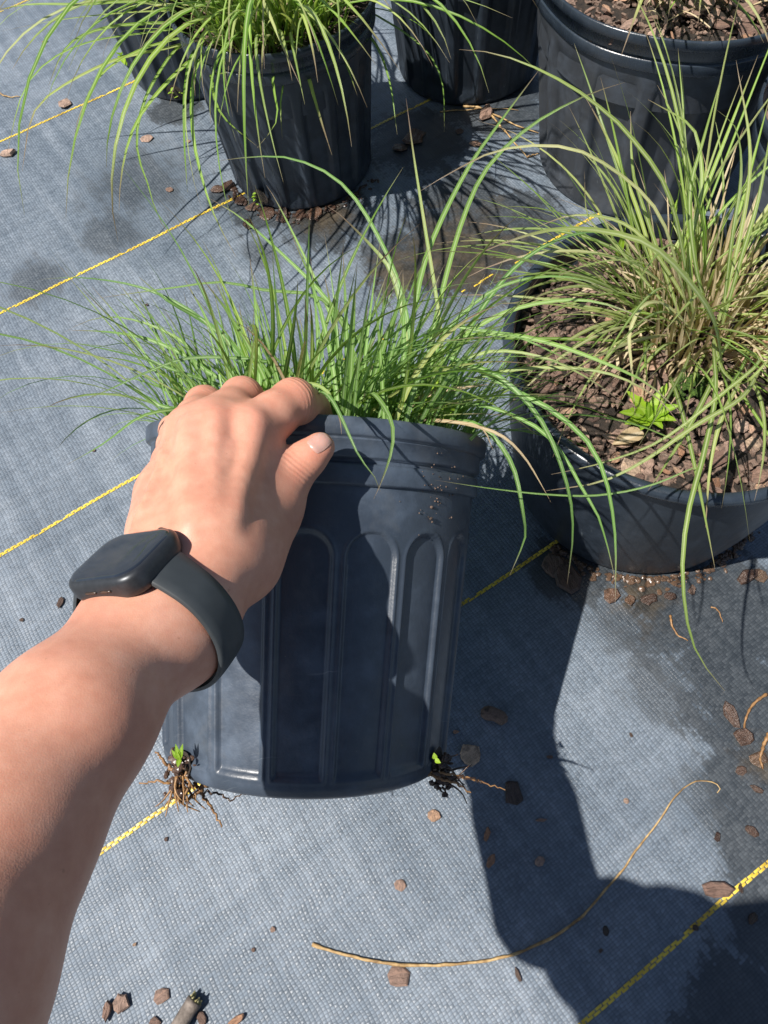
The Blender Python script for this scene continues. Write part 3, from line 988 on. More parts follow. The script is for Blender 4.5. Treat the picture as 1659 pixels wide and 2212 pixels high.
def surface(f, ax, block=9, slack=0.006):
    """surface nets over a rectilinear grid; blocks far from the surface are skipped"""
    n = [len(a) for a in ax]
    val = np.full(n, 1.0, np.float32)
    edges = [list(range(0, k, block)) for k in n]
    cs, bl = [], []
    for i in edges[0]:
        for j in edges[1]:
            for k in edges[2]:
                hi = (min(i + block, n[0]), min(j + block, n[1]), min(k + block, n[2]))
                lo_p = np.array([ax[0][i], ax[1][j], ax[2][k]]); hi_p = np.array([ax[q][hi[q] - 1] for q in range(3)])
                cs.append((lo_p + hi_p) / 2); bl.append((i, j, k, hi, np.linalg.norm(hi_p - lo_p) / 2))
    cs = np.array(cs, np.float32)
    cv = f(cs)
    for c_, (i, j, k, hi, rad) in zip(cv, bl):
        if abs(c_) > rad * 1.15 + slack:
            val[i:hi[0], j:hi[1], k:hi[2]] = 1.0 if c_ > 0 else -1.0
            continue
        g_ = np.stack(np.meshgrid(ax[0][i:hi[0]], ax[1][j:hi[1]], ax[2][k:hi[2]], indexing='ij'), -1).reshape(-1, 3).astype(np.float32)
        val[i:hi[0], j:hi[1], k:hi[2]] = f(g_).reshape(hi[0] - i, hi[1] - j, hi[2] - k)
    ins = val < 0
    m = np.zeros([k - 1 for k in n], np.int8)
    for a in (0, 1):
        for b in (0, 1):
            for c in (0, 1):
                m += ins[a:n[0] - 1 + a, b:n[1] - 1 + b, c:n[2] - 1 + c]
    act = (m > 0) & (m < 8)
    I = np.argwhere(act)
    vid = np.full(act.shape, -1, np.int64)
    vid[tuple(I.T)] = np.arange(len(I))
    acc = np.zeros((len(I), 3)); cnt = np.zeros(len(I))
    A = [np.asarray(a, float) for a in ax]
    for d in range(3):
        o1, o2 = [q for q in range(3) if q != d]
        for s1 in (0, 1):
            for s2 in (0, 1):
                base = I.copy(); base[:, o1] += s1; base[:, o2] += s2
                top = base.copy(); top[:, d] += 1
                v0 = val[tuple(base.T)]; v1 = val[tuple(top.T)]
                cr = (v0 < 0) != (v1 < 0)
                t_ = np.where(cr, v0 / np.where(cr, v0 - v1, 1), 0)
                P = np.stack([A[q][base[:, q]] for q in range(3)], 1)
                P[:, d] += t_ * (A[d][top[:, d]] - A[d][base[:, d]])
                acc[cr] += P[cr]; cnt[cr] += 1
    V = acc / cnt[:, None]
    F = []
    for d in range(3):
        o1, o2 = (d + 1) % 3, (d + 2) % 3
        sl0 = [slice(None)] * 3; sl1 = [slice(None)] * 3
        sl0[d] = slice(0, n[d] - 1); sl1[d] = slice(1, n[d])
        ch = ins[tuple(sl0)] != ins[tuple(sl1)]
        E = np.argwhere(ch)
        ok = (E[:, o1] > 0) & (E[:, o2] > 0) & (E[:, o1] < n[o1] - 1) & (E[:, o2] < n[o2] - 1)
        E = E[ok]
        q = []
        for a, b in ((0, 0), (1, 0), (1, 1), (0, 1)):
            C_ = E.copy(); C_[:, o1] -= a; C_[:, o2] -= b
            q.append(vid[tuple(C_.T)])
        q = np.stack(q, 1)
        flip = ~ins[tuple(E.T)]
        q[flip] = q[flip][:, ::-1]
        F.append(q)
    return V, np.concatenate(F)


def graded(lo, f0, f1, hi, fine, coarse):
    return np.concatenate([np.arange(lo, f0 - coarse * 0.5, coarse), np.arange(f0, f1, fine), np.arange(f1 + coarse * 0.5, hi, coarse)])


FINE = 0.0018
axes = [graded(-0.40, -0.215, 0.005, 0.40, FINE, 0.016), graded(-0.82, -0.045, 0.305, 0.33, FINE, 0.016), graded(-0.03, 0.225, 0.505, 1.22, FINE, 0.016)]
V, F = surface(body_sdf, axes)
person = obj('person', V, F, MAT['skin'], None, True, None, (0, -0.6, 0))
me = person.data
vv = np.asarray(V, np.float32)
flush = np.zeros(len(vv), np.float32)
for k_, r_, a_ in (('I1', 0.014, 0.55), ('M1', 0.014, 0.5), ('R1', 0.013, 0.55), ('P1', 0.012, 0.3), ('I2', 0.012, 0.3), ('M2', 0.011, 0.4), ('R2', 0.011, 0.4), ('T2', 0.012, 0.3), ('T3', 0.012, 0.45), ('I3', 0.012, 0.45)):
    q = J[k_] + nrm(EYE - J[k_]) * 0.008
    flush = np.maximum(flush, a_ * np.exp(-(np.sum((vv - q) ** 2, 1)) / r_ ** 2))
atr = me.attributes.new('flush', 'FLOAT', 'POINT')
atr.data.foreach_set('value', flush)
jx = np.zeros(len(vv), np.float32); jw = np.zeros(len(vv), np.float32)
for a_, b_, c_, r_, am in (('I1', 'I2', 'I3', 0.012, 0.9), ('M1', 'M2', 'M3', 0.012, 0.9), ('R1', 'R2', 'R3', 0.011, 0.9), ('T1', 'T2', 'T3', 0.012, 0.5), ('I0', 'I1', 'I2', 0.016, 0.12), ('M0', 'M1', 'M2', 0.015, 0.12), ('R0', 'R1', 'R2', 0.015, 0.12), ('I2', 'I3', 'I4', 0.010, 0.8)):
    ax_ = nrm(nrm(J[b_] - J[a_]) + nrm(J[c_] - J[b_]))
    dd = vv - J[b_].astype(np.float32)
    al = dd @ ax_.astype(np.float32)
    wt = am * np.exp(-(al / 0.0048) ** 2) * np.exp(-(np.sum(dd * dd, 1) - al * al) / (r_ * 1.25) ** 2)
    up_ = wt > jw
    jx[up_] = al[up_] * 1000; jw[up_] = wt[up_]
for nm_, ar_ in (('joint_x', jx), ('joint_w', jw)):
    at2 = me.attributes.new(nm_, 'FLOAT', 'POINT'); at2.data.foreach_set('value', ar_)
tag(person, 'person reaching in from the lower left, bare forearm, left hand gripping a pot rim', 'person')
sx = [np.arange(-0.42, 0.42, 0.02), np.arange(-0.84, 0.0, 0.02), np.arange(0.42, 1.0, 0.02)]
V, F = surface(lambda p: cloth_sdf(p, [0, 1, 2], [(SHO, SHO * 0.6 + ELB * 0.4, 0.056, 0.055), ((0.10, -0.26, 0.83), (0.18, -0.32, 0.70), 0.06, 0.055)]), sx, 10, 0.05)
obj('shirt', V, F, MAT['shirt'], person)
sx = [np.arange(-0.42, 0.42, 0.02), np.arange(-0.86, -0.30, 0.02), np.arange(0.08, 1.0, 0.02)]
V, F = surface(lambda p: cloth_sdf(p, [8, 9, 11, 12], [((-0.05, -0.66, 0.79), (0.05, -0.66, 0.79), 0.12, 0.12)]), sx, 10, 0.05)
obj('trousers', V, F, MAT['shirt'], person)


hx_ = [np.arange(-0.18, 0.08, 0.012), np.arange(-0.32, 0.0, 0.012), np.arange(0.92, 1.22, 0.012)]
V, F = surface(lambda p: np.maximum(smin(cone(p, (-0.05, -0.15, 1.02), (-0.05, -0.18, 1.09), 0.090, 0.094), cone(p, (-0.05, -0.20, 0.98), (-0.05, -0.21, 1.04), 0.070, 0.08), 0.03), (p[:, 1] + 0.115) + (1.06 - p[:, 2]) * 0.25), hx_, 8, 0.03)
obj('hair', V, F, MAT['soil'], person)
for s_ in (-1, 1):
    x_ = -0.175 if s_ < 0 else 0.195
    hx_ = [np.arange(x_ - 0.08, x_ + 0.08, 0.011), np.arange(-0.72, -0.34, 0.011), np.arange(-0.01, 0.13, 0.011)]
    V, F = surface(lambda p: np.maximum(smin(cone(p, (x_, -0.63, 0.05), (x_, -0.42, 0.03), 0.052, 0.046), cone(p, (x_, -0.62, 0.09), (x_, -0.62, 0.05), 0.05, 0.05), 0.03), 0.0 - p[:, 2]), hx_, 8, 0.03)
    obj('shoe', V, F, MAT['band'], person)

# thumb nail
tdir = nrm(J['T3'] - J['T2'])
look = nrm(EYE - J['T3'])
look = nrm(look - tdir * (look @ tdir))
look = nrm(look + 0.30 * np.cross(tdir, look) * -1)
wdir = np.cross(look, tdir)
nc = J['T3'] + tdir * 0.0012
V, F = [], []
na, nb = 13, 11
for i in range(na):
    for j in range(nb):
        a, b = i / (na - 1) * 2 - 1, j / (nb - 1) * 2 - 1
        e = (1 - 0.26 * max(0, a) ** 2) * (1 - 0.14 * max(0, -a) ** 3)
        V.append(nc + tdir * (0.0053 * a * (1 - 0.10 * b * b)) + wdir * 0.0046 * b * e + look * 0.02)
V = to_skin(V, np.repeat(-look[None], len(V), 0))
for i in range(na):
    for j in range(nb):
        a, b = i / (na - 1) * 2 - 1, j / (nb - 1) * 2 - 1
        V[i * nb + j] += look * (0.00075 * (1 - 0.55 * b ** 4) * (1 if a > -0.9 else 0.1))
F = [(i * nb + j, i * nb + j + 1, (i + 1) * nb + j + 1, (i + 1) * nb + j) for i in range(na - 1) for j in range(nb - 1)]
obj('thumbnail', V, F, MAT['nail'], person)

# ------------------------------------------------------------------ watch
watch = empty('smartwatch', WC, 'dark grey smartwatch with plain rubber band worn on the wrist', 'watch')


def rrect(hx, hy, r, n=12):
    out = []
    for cx_, cy_, a0 in ((hx - r, hy - r, 0), (-hx + r, hy - r, 90), (-hx + r, -hy + r, 180), (hx - r, -hy + r, 270)):
        for k in range(n):
            a = math.radians(a0 + 90 * k / (n - 1))
            out.append((cx_ + r * math.cos(a), cy_ + r * math.sin(a)))
    return out


def stack(layers, cap_top=True, cap_bot=True):
    V, F = [], []
    n = None
    for hx, hy, r, z in layers:
        L_ = rrect(hx, hy, r)
        n = len(L_)
        V += [WS + E1 * x + E2 * y + E3 * z for x, y in L_]
    for l in range(len(layers) - 1):
        for k in range(n):
            F.append((l * n + k, l * n + (k + 1) % n, (l + 1) * n + (k + 1) % n, (l + 1) * n + k))
    if cap_bot: F.append(tuple(range(n - 1, -1, -1)))
    if cap_top: F.append(tuple((len(layers) - 1) * n + k for k in range(n)))
    return V, F


HX, HY = 0.0183, 0.0212
lay = [(HX - 0.006, HY - 0.006, 0.006, -0.0126), (HX - 0.0030, HY - 0.003, 0.008, -0.0120), (HX - 0.0010, HY - 0.001, 0.0092, -0.0102), (HX, HY, 0.0098, -0.0076), (HX, HY, 0.0098, -0.0030), (HX - 0.0006, HY - 0.0006, 0.0094, -0.0016), (HX - 0.0018, HY - 0.0018, 0.0086, -0.0006)]
V, F = stack(lay)
case = obj('case', V, F, MAT['case'], watch)
lay = [(HX - 0.0019, HY - 0.0019, 0.0085, -0.0006), (HX - 0.0022, HY - 0.0022, 0.0083, -0.0002), (HX - 0.0034, HY - 0.0034, 0.0074, 0.0001), (HX - 0.006, HY - 0.006, 0.006, 0.00025), (0.004, 0.005, 0.003, 0.0003)]
V, F = stack(lay, True, False)
obj('screen', V, F, MAT['glass'], watch)
for q in (-1, 1):        # the two speaker slots in the side that faces the elbow
    m = MB()
    Q = [WS - E1 * (HX + 0.0001) + E2 * (q * 0.0042 + a) - E3 * 0.0056 for a in np.linspace(-0.0030, 0.0030, 6)]
    V, F = tube(Q, 0.00055, 6)
    m.add(V, F)
    m.build('speaker_slot', MAT['dark_root'], case)
# crown and side button on the side that faces the hand
Q = [WS + E1 * (HX - 0.001 + a) + E2 * 0.007 - E3 * 0.0046 for a in (0, 0.0022, 0.0026)]
V, F = tube(Q, [0.0033, 0.0033, 0.0028], 18)
obj('crown', V, F, MAT['case'], watch)
# band: a loop that follows the wrist
NA = 96
ang = np.linspace(0, 2 * math.pi, NA, endpoint=False)
best = np.zeros(NA)
for o_ in (-0.010, -0.005, 0, 0.005, 0.010):
    D = np.array([E2 * math.cos(a) + E3 * math.sin(a) for a in ang])
    c0 = WC + E1 * o_
    P = to_skin(c0 + D * 0.05, -D, 50)
    best = np.maximum(best, np.linalg.norm(P - c0, axis=1))
for _ in range(6):
    best = (np.roll(best, 1) + best * 2 + np.roll(best, -1)) / 4
# a taut band: the hull of the wrist section and the two lugs of the case
pts2 = [(best[i] * math.cos(a), best[i] * math.sin(a)) for i, a in enumerate(ang)]
lug_h = float((WS - WC) @ E3) - 0.0082
pts2 += [(HY - 0.0015, lug_h), (-HY + 0.0015, lug_h)]
pts2.sort()
def half(pp_):
    h_ = []
    for q in pp_:
        while len(h_) > 1 and (h_[-1][0] - h_[-2][0]) * (q[1] - h_[-2][1]) - (h_[-1][1] - h_[-2][1]) * (q[0] - h_[-2][0]) <= 0: h_.pop()
        h_.append(q)
    return h_
hull = half(pts2)[:-1] + half(pts2[::-1])[:-1]
NA = 140
ang = np.linspace(0, 2 * math.pi, NA, endpoint=False)
best = np.zeros(NA)
for i, a in enumerate(ang):
    dx, dy = math.cos(a), math.sin(a)
    for (x0, y0), (x1, y1) in zip(hull, hull[1:] + hull[:1]):
        den = dx * (y1 - y0) - dy * (x1 - x0)
        if abs(den) < 1e-12: continue
        tt = (x0 * (y1 - y0) - y0 * (x1 - x0)) / den
        uu = (x0 * dy - y0 * dx) / den
        if tt > 0 and -1e-9 <= uu <= 1 + 1e-9: best[i] = max(best[i], tt)
bk = best.copy()
for _ in range(5):
    best = (np.roll(best, 1) + best * 2 + np.roll(best, -1)) / 4
best = np.maximum(best, bk - 0.0006)
V, F = [], []
prof = [(-1, 0.0004), (-1.0, 0.0016), (-0.93, 0.0024), (-0.5, 0.0028), (0, 0.0029), (0.5, 0.0028), (0.93, 0.0024), (1.0, 0.0016), (1, 0.0004)]
for i, a in enumerate(ang):
    D = E2 * math.cos(a) + E3 * math.sin(a)
    flare = max(0.0, math.sin(a)) ** 4
    hw = 0.0096 + 0.0022 * flare
    for x, t_ in prof:
        V.append(WC + E1 * (x * hw) + D * (best[i] + t_))
np_ = len(prof)
for i in range(NA):
    for k in range(np_ - 1):
        F.append((i * np_ + k, ((i + 1) % NA) * np_ + k, ((i + 1) % NA) * np_ + k + 1, i * np_ + k + 1))
obj('band', V, F, MAT['band'], watch)

# ------------------------------------------------------------------ grass clumps
hg = None


def hits_wall(P, root):
    fr, R_, h_ = POT_OF[root.name]
    L = P - fr.c
    z_ = L @ fr.Z
    rr_ = np.sqrt((L @ fr.X) ** 2 + (L @ fr.Y) ** 2)
    return bool(np.any((z_ < h_ + 0.003) & (rr_ > R_ - 0.011) & (rr_ < R_ + 0.003)) or np.any((z_ < h_ - 0.03) & (rr_ < R_ + 0.003) & (z_ > 0) & (rr_ > 0.03) & (np.arange(len(P)) > len(P) // 2)))


POT_OF = {}


def hand_gap(P):
    if np.linalg.norm(P - J['M2'], axis=1).min() > 0.11: return 1.0
    return float(arm_sdf(P.astype(np.float32)).min())


def clump(name_label, base, axis, n_long, n_short, r_base, L, th0, th1, width, mats, seed, phi_bias=None, grav=0.0, keep=None, parent=None, power=(1.2, 1.9), wob=0.12, short=(0.03, 0.10)):
    r_ = random.Random(seed)
    root = parent
    fr = Frame(base, axis)
    made = 0
    tries = 0
    while made < n_long and tries < n_long * 14:
        tries += 1
        a = r_.uniform(0, 2 * math.pi)
        if phi_bias is not None:
            d0, amt = phi_bias
            if r_.random() < amt: a = d0 + r_.gauss(0, 0.75)
        rr = r_base * math.sqrt(r_.random())
        b = fr.w(np.array([rr * math.cos(a + r_.gauss(0, 0.5)), rr * math.sin(a + r_.gauss(0, 0.5)), -0.004]))
        out = fr.X * math.cos(a) + fr.Y * math.sin(a)
        t0 = r_.uniform(*th0)
        P, sd_ = grow(b, axis, out, t0, max(t0, r_.uniform(*th1)), r_.uniform(*L), 14, grav, r_.uniform(*power), wob, r_)
        if P[:, 2].min() < 0.004: P[:, 2] = np.maximum(P[:, 2], 0.004)
        if keep is not None and not keep(P): continue
        if hits_wall(P, root): continue
        if root is hg and hand_gap(P) < 0.004: continue
        add_blade(root, P, sd_, r_.uniform(*width), r_.choice(mats), fold=r_.uniform(0.15, 0.5))
        made += 1
    # the short growth packed at the crown
    if n_short:
        Vs, Fs, Us, k = [], [], [], 0
        for i in range(n_short):
            a = r_.uniform(0, 2 * math.pi)
            rr = r_base * 1.05 * math.sqrt(r_.random())
            b = fr.w(np.array([rr * math.cos(a), rr * math.sin(a), -0.004]))
            out = fr.X * math.cos(a + r_.gauss(0, 0.6)) + fr.Y * math.sin(a + r_.gauss(0, 0.6))
            t0 = abs(r_.gauss(0.25, 0.25))
            P, sd_ = grow(b, axis, out, t0, t0 + r_.uniform(0.1, 0.9), r_.uniform(*short), 7, 0, 1.5, 0.1, r_)
            if hits_wall(P, root): continue
            if root is hg and hand_gap(P) < 0.003: continue
            V, F, uv = ribbon(P, sd_, r_.uniform(0.0018, 0.0036), 0.3)
            Vs += list(V); Us += uv; Fs += [tuple(q + k for q in f) for f in F]; k += len(V)
        o = obj('short_growth', Vs, Fs, mats[0], root, True, Us)
        o['kind'] = 'stuff'


def thatch(root, base, axis, n, r_base, L, seed):
    """dry blades among the living ones"""
    r_ = random.Random(seed)
    fr = Frame(base, axis)
    for i in range(n):
        a = r_.uniform(0, 6.283)
        rr = r_base * math.sqrt(r_.random())
        b = fr.w(np.array([rr * math.cos(a), rr * math.sin(a), -0.003]))
        out = fr.X * math.cos(a) + fr.Y * math.sin(a)
        t0 = r_.uniform(0.2, 1.1)
        P, sd_ = grow(b, axis, out, t0, t0 + r_.uniform(0.2, 1.2), r_.uniform(*L), 9, 0.1, 1.2, 0.3, r_)
        if P[:, 2].min() < 0.004 or hits_wall(P, root) or (root is hg and hand_gap(P) < 0.004): continue
        add_blade(root, P, sd_, r_.uniform(0.0010, 0.0024), MAT['straw'], 'dry_blade')


def heroes(root, lst, mat, width=(0.0022, 0.0034), k=1.0):
    for it in lst:
        wd = random.uniform(*width)
        pts = it
        if isinstance(it[0], float):
            wd, pts = it[0] * k, it[1]
        P, sd_ = traced(pts)
        add_blade(root, P, sd_, wd, mat)


G_, B_, S_, L_G = MAT['green'], MAT['blue_green'], MAT['straw'], MAT['pale']
# held clump: grows along the tipped axis of its pot
hb = held_fr.w(np.array([0.012, 0.0, held_sz]))
hg = empty('grass_clump', hb, 'grey green grass clump fanning out of the lifted pot', 'grass', 'ornamental grass clumps')
POT_OF[hg.name] = (held_fr, 0.112, HH)
clump('', hb, HAX, 112, 900, 0.089, (0.09, 0.20), (0.10, 0.9), (0.5, 1.6), (0.0017, 0.0033), [B_, G_, G_], 11, None, 0.10, None, hg, wob=0.3, short=(0.03, 0.14))
# left fan, right fan (frame X looks at the walker, Y to the side)
for d0, n_, sd0, LL in ((1.45, 84, 12, (0.15, 0.27)), (-1.5, 68, 13, (0.13, 0.24))):
    clump('', hb + held_fr.Y * (0.03 if d0 > 0 else -0.04), HAX, n_, 0, 0.055, LL, (0.25, 0.7), (1.3, 2.2), (0.0017, 0.0032), [B_, B_, G_], sd0, (d0, 1.0), 0.15, lambda P: (P[:, 1].min() > 0.17), hg, power=(0.55, 1.0), wob=0.3)
held_blades = [
    # root first; x, y of the picture, metres of depth
    [(800, 880, .50), (740, 700, .49), (680, 640, .48), (575, 628, .47), (480, 610, .46), (375, 622, .45), (203, 645, .45)],
    [(640, 870, .50), (550, 798, .50), (475, 723, .50), (400, 665, .50), (300, 620, .50), (175, 600, .50), (83, 604, .50)],
    [(620, 870, .51), (480, 823, .51), (400, 743, .51), (325, 703, .51), (250, 685, .51), (190, 693, .51), (135, 720, .51)],
    [(640, 880, .49), (500, 840, .48), (370, 798, .47), (320, 778, .47), (225, 754, .46), (142, 738, .46)],
    [(560, 900, .48), (450, 885, .46), (370, 886, .44), (300, 903, .43), (225, 958, .42), (143, 1005, .42)],
    [(560, 890, .49), (375, 883, .48), (320, 860, .48), (265, 825, .47), (220, 790, .47)],
    [(600, 870, .50), (465, 813, .50), (400, 768, .50), (320, 733, .50), (240, 718, .50), (150, 713, .50)],
    [(700, 870, .50), (600, 790, .47), (500, 773, .46), (400, 775, .45), (320, 803, .44), (250, 835, .43), (175, 868, .43)],
    (0.0055, [(640, 880, .50), (565, 828, .50), (530, 788, .50), (480, 723, .50), (425, 685, .50), (360, 648, .49), (300, 598, .49)]),
    [(960, 880, .51), (950, 700, .52), (919, 500, .54), (894, 340, .56), (877, 212, .58)],
    (0.0052, [(860, 880, .50), (890, 700, .52), (924, 545, .54), (1004, 375, .57), (1079, 265, .59), (1169, 145, .61)]),
    (0.0050, [(900, 880, .51), (950, 650, .53), (999, 475, .55), (1054, 360, .57), (1149, 270, .58), (1264, 207, .59), (1349, 178, .60)]),
    (0.0058, [(880, 880, .50), (873, 700, .51), (845, 590, .51), (800, 530, .51), (730, 460, .50), (708, 446, .50)]),
    [(760, 880, .50), (720, 700, .52), (660, 560, .54), (600, 440, .56), (575, 400, .57)],
    [(840, 880, .50), (790, 760, .50), (700, 640, .50), (600, 540, .51), (520, 470, .51), (455, 430, .52)],
    [(900, 860, .50), (870, 640, .51), (800, 480, .51), (730, 390, .51), (640, 345, .51), (560, 338, .51), (475, 347, .51)],
    (0.0050, [(930, 880, .50), (1020, 700, .52), (1110, 580, .53), (1200, 520, .54), (1290, 500, .55), (1380, 515, .55)]),
    [(950, 880, .49), (959, 773, .46), (1029, 798, .45), (1109, 843, .44), (1179, 878, .43), (1239, 923, .43), (1279, 968, .43), (1310, 1040, .43), (1329, 1160, .44), (1329, 1305, .45)],
    [(960, 900, .49), (1019, 873, .46), (1109, 898, .45), (1179, 938, .44), (1229, 1003, .44), (1264, 1068, .44), (1289, 1106, .44), (1315, 1190, .45), (1330, 1260, .45)],
    [(960, 910, .48), (1019, 913, .45), (1069, 948, .44), (1109, 1013, .44), (1129, 1106, .44), (1134, 1160, .45), (1119, 1200, .45), (1100, 1245, .45)],
    (0.0050, [(920, 890, .49), (980, 800, .46), (1050, 800, .44), (1120, 850, .43), (1180, 930, .43), (1225, 1050, .43), (1237, 1150, .44), (1225, 1262, .45)]),
    [(900, 880, .49), (960, 720, .46), (1029, 715, .45), (1099, 723, .44), (1154, 743, .43), (1219, 773, .43), (1290, 800, .43)],
    [(880, 880, .50), (980, 740, .49), (1089, 723, .48), (1200, 745, .47), (1320, 790, .46), (1400, 830, .46), (1480, 900, .46)],
    [(900, 890, .50), (1000, 830, .48), (1100, 800, .47), (1230, 795, .46), (1330, 812, .46), (1420, 860, .46), (1470, 920, .46)],
    [(870, 890, .50), (960, 760, .49), (1080, 680, .49), (1200, 650, .49), (1300, 655, .49), (1420, 700, .49)],
    [(860, 890, .50), (960, 720, .50), (1060, 630, .50), (1150, 600, .50), (1240, 600, .50), (1330, 630, .50)],
    [(870, 890, .48), (960, 800, .46), (1060, 760, .45), (1180, 775, .44), (1290, 830, .44), (1380, 900, .44)],
    # over the near rim
    [(690, 905, .455), (690, 850, .41), (715, 862, .385), (745, 920, .375), (775, 985, .372), (812, 1035, .372), (822, 1062, .372)],
    [(790, 900, .46), (800, 850, .42), (830, 880, .39), (848, 925, .38), (845, 975, .377), (828, 1030, .376), (807, 1078, .376)],
    [(610, 890, .47), (650, 835, .42), (700, 840, .395), (730, 890, .385), (738, 938, .38)],
    (0.0018, [(1500, 1010, .46), (1400, 1050, .45), (1290, 1070, .44), (1180, 1068, .43), (1060, 1055, .42), (940, 1037, .41)]),
]
heroes(hg, held_blades, B_, (0.0020, 0.0031), 0.66)
heroes(hg, [(0.0022, [(900, 905, .48), (1000, 915, .45), (1080, 940, .44), (1130, 985, .44), (1165, 1040, .44), (1190, 1085, .44)]), (0.0024, [(880, 905, .47), (980, 912, .44), (1040, 925, .43), (1065, 972, .43)]), (0.003, [(850, 900, .48), (930, 850, .46), (1000, 838, .45), (1055, 830, .45)])], S_)

# the grass of the pot at the upper left
ab = potA_fr.w(np.array([0, 0, szA]))
ag = empty('grass_clump', ab, 'bright green grass clump drooping over the upper left pot', 'grass', 'ornamental grass clumps')
POT_OF[ag.name] = (potA_fr, 0.113, 0.212)
clump('', ab, UPZ, 150, 420, 0.075, (0.14, 0.32), (0.15, 0.8), (1.5, 2.7), (0.0022, 0.0042), [G_, L_G], 21, (-1.9, 0.55), 0.0, None, ag, wob=0.25, short=(0.03, 0.12))
clump('', ab, UPZ, 22, 0, 0.05, (0.30, 0.46), (0.35, 0.8), (2.0, 2.9), (0.0036, 0.0052), [G_, G_], 22, (-2.7, 0.9), 0.0, None, ag)
pa = [
    (0.0056, [(520, 60, .93), (470, 60, .86), (418, 115, .80), (400, 200, .77), (398, 300, .76), (405, 415, .76)]),
    (0.0056, [(530, 60, .92), (480, 70, .85), (430, 130, .80), (415, 210, .78), (420, 310, .77), (450, 430, .76), (480, 500, .76), (510, 555, .76)]),
    (0.0060, [(520, 70, .93), (440, 110, .85), (370, 170, .80), (310, 240, .77), (280, 300, .76), (262, 380, .75), (257, 455, .75)]),
    [(510, 60, .93), (400, 90, .87), (330, 180, .83), (300, 260, .81), (297, 330, .80), (320, 400, .79), (340, 465, .79), (375, 520, .79)],
    [(540, 60, .92), (560, 80, .86), (590, 110, .82), (590, 180, .78), (600, 250, .77), (580, 290, .76), (555, 320, .76)],
    [(600, 50, .92), (620, 90, .84), (612, 180, .80), (606, 230, .80), (610, 302, .79)],
    (0.0060, [(640, 30, .92), (650, 80, .84), (665, 160, .80), (690, 250, .79), (717, 335, .78)]),
    [(560, 50, .92), (540, 130, .82), (470, 160, .79), (455, 130, .80)],
    [(560, 60, .92), (470, 120, .84), (458, 180, .80), (480, 250, .78), (560, 320, .76)],
    [(650, 30, .92), (700, 60, .86), (740, 120, .82), (772, 207, .80)],
    [(640, 40, .92), (720, 30, .88), (800, 80, .84), (840, 170, .82), (858, 290, .81)],
    [(640, 30, .94), (740, 5, .92), (840, 50, .88), (920, 110, .86), (955, 180, .85), (960, 285, .84)],
    [(600, 30, .93), (700, 15, .91), (820, 20, .90), (900, 50, .88), (948, 100, .87)],
    [(500, 40, .94), (380, 25, .90), (250, 30, .86), (120, 45, .83), (0, 68, .80)],
    [(480, 50, .94), (330, 70, .88), (200, 90, .83), (110, 130, .80), (50, 200, .79), (12, 345, .79)],
    (0.0052, [(500, 60, .93), (380, 100, .86), (250, 130, .82), (130, 190, .79), (70, 250, .78), (48, 370, .78)]),
    [(500, 60, .93), (400, 80, .87), (300, 110, .83), (220, 160, .80), (175, 240, .79), (160, 300, .79)],
    [(490, 50, .94), (350, 50, .89), (230, 60, .86), (150, 95, .84), (110, 170, .83), (105, 185, .83)],
    [(480, 30, .95), (300, 5, .93), (180, 10, .90), (60, 10, .88), (-40, 30, .86)],
]
heroes(ag, pa, G_, (0.0032, 0.0046), 0.88)

# the grass and stubble of the squat pot
db = gz(1522, 682, szD)
dg = empty('grass_clump', db, 'pale green grass clump with straw stubble in the squat right pot', 'grass', 'ornamental grass clumps')
POT_OF[dg.name] = (potD_fr, 0.139, 0.192)
clump('', db + np.array([0, 0.022, 0]), UPZ, 60, 20, 0.046, (0.09, 0.24), (0.05, 0.75), (0.2, 1.5), (0.0017, 0.0033), [L_G, L_G, G_], 31, None, 0.0, None, dg, wob=0.4)
clump('', db, UPZ, 84, 0, 0.055, (0.12, 0.26), (0.4, 1.0), (1.1, 1.9), (0.0016, 0.0032), [L_G, L_G, G_], 32, (-2.6, 0.7), 0.0, None, dg, wob=0.4)
clump('', gz(1430, 660, szD), UPZ, 26, 10, 0.03, (0.08, 0.2), (0.2, 0.9), (0.8, 1.9), (0.0016, 0.0032), [L_G, L_G, G_], 34, (2.6, 0.6), 0.0, None, dg, wob=0.4)
r_ = random.Random(33)
for i in range(150):      # cut straw stubble
    a, rr = r_.uniform(0, 6.283), 0.052 * math.sqrt(r_.random())
    b = db + np.array([rr * math.cos(a), rr * math.sin(a) - 0.012, -0.003])
    t0 = abs(r_.gauss(0.15, 0.2))
    P, sd_ = grow(b, UPZ, np.array([math.cos(a), math.sin(a), 0]), t0, t0 + r_.uniform(0, 0.3), r_.uniform(0.045, 0.090), 5, 0, 1.2, 0.1, r_)
    V, F, uv = ribbon(P, sd_, r_.uniform(0.0024, 0.0042), 0.6)
    uv = [(u_, v_ * 0.6 + 0.15) for u_, v_ in uv]
    obj('straw_stub', V, F, S_, dg, True, uv)
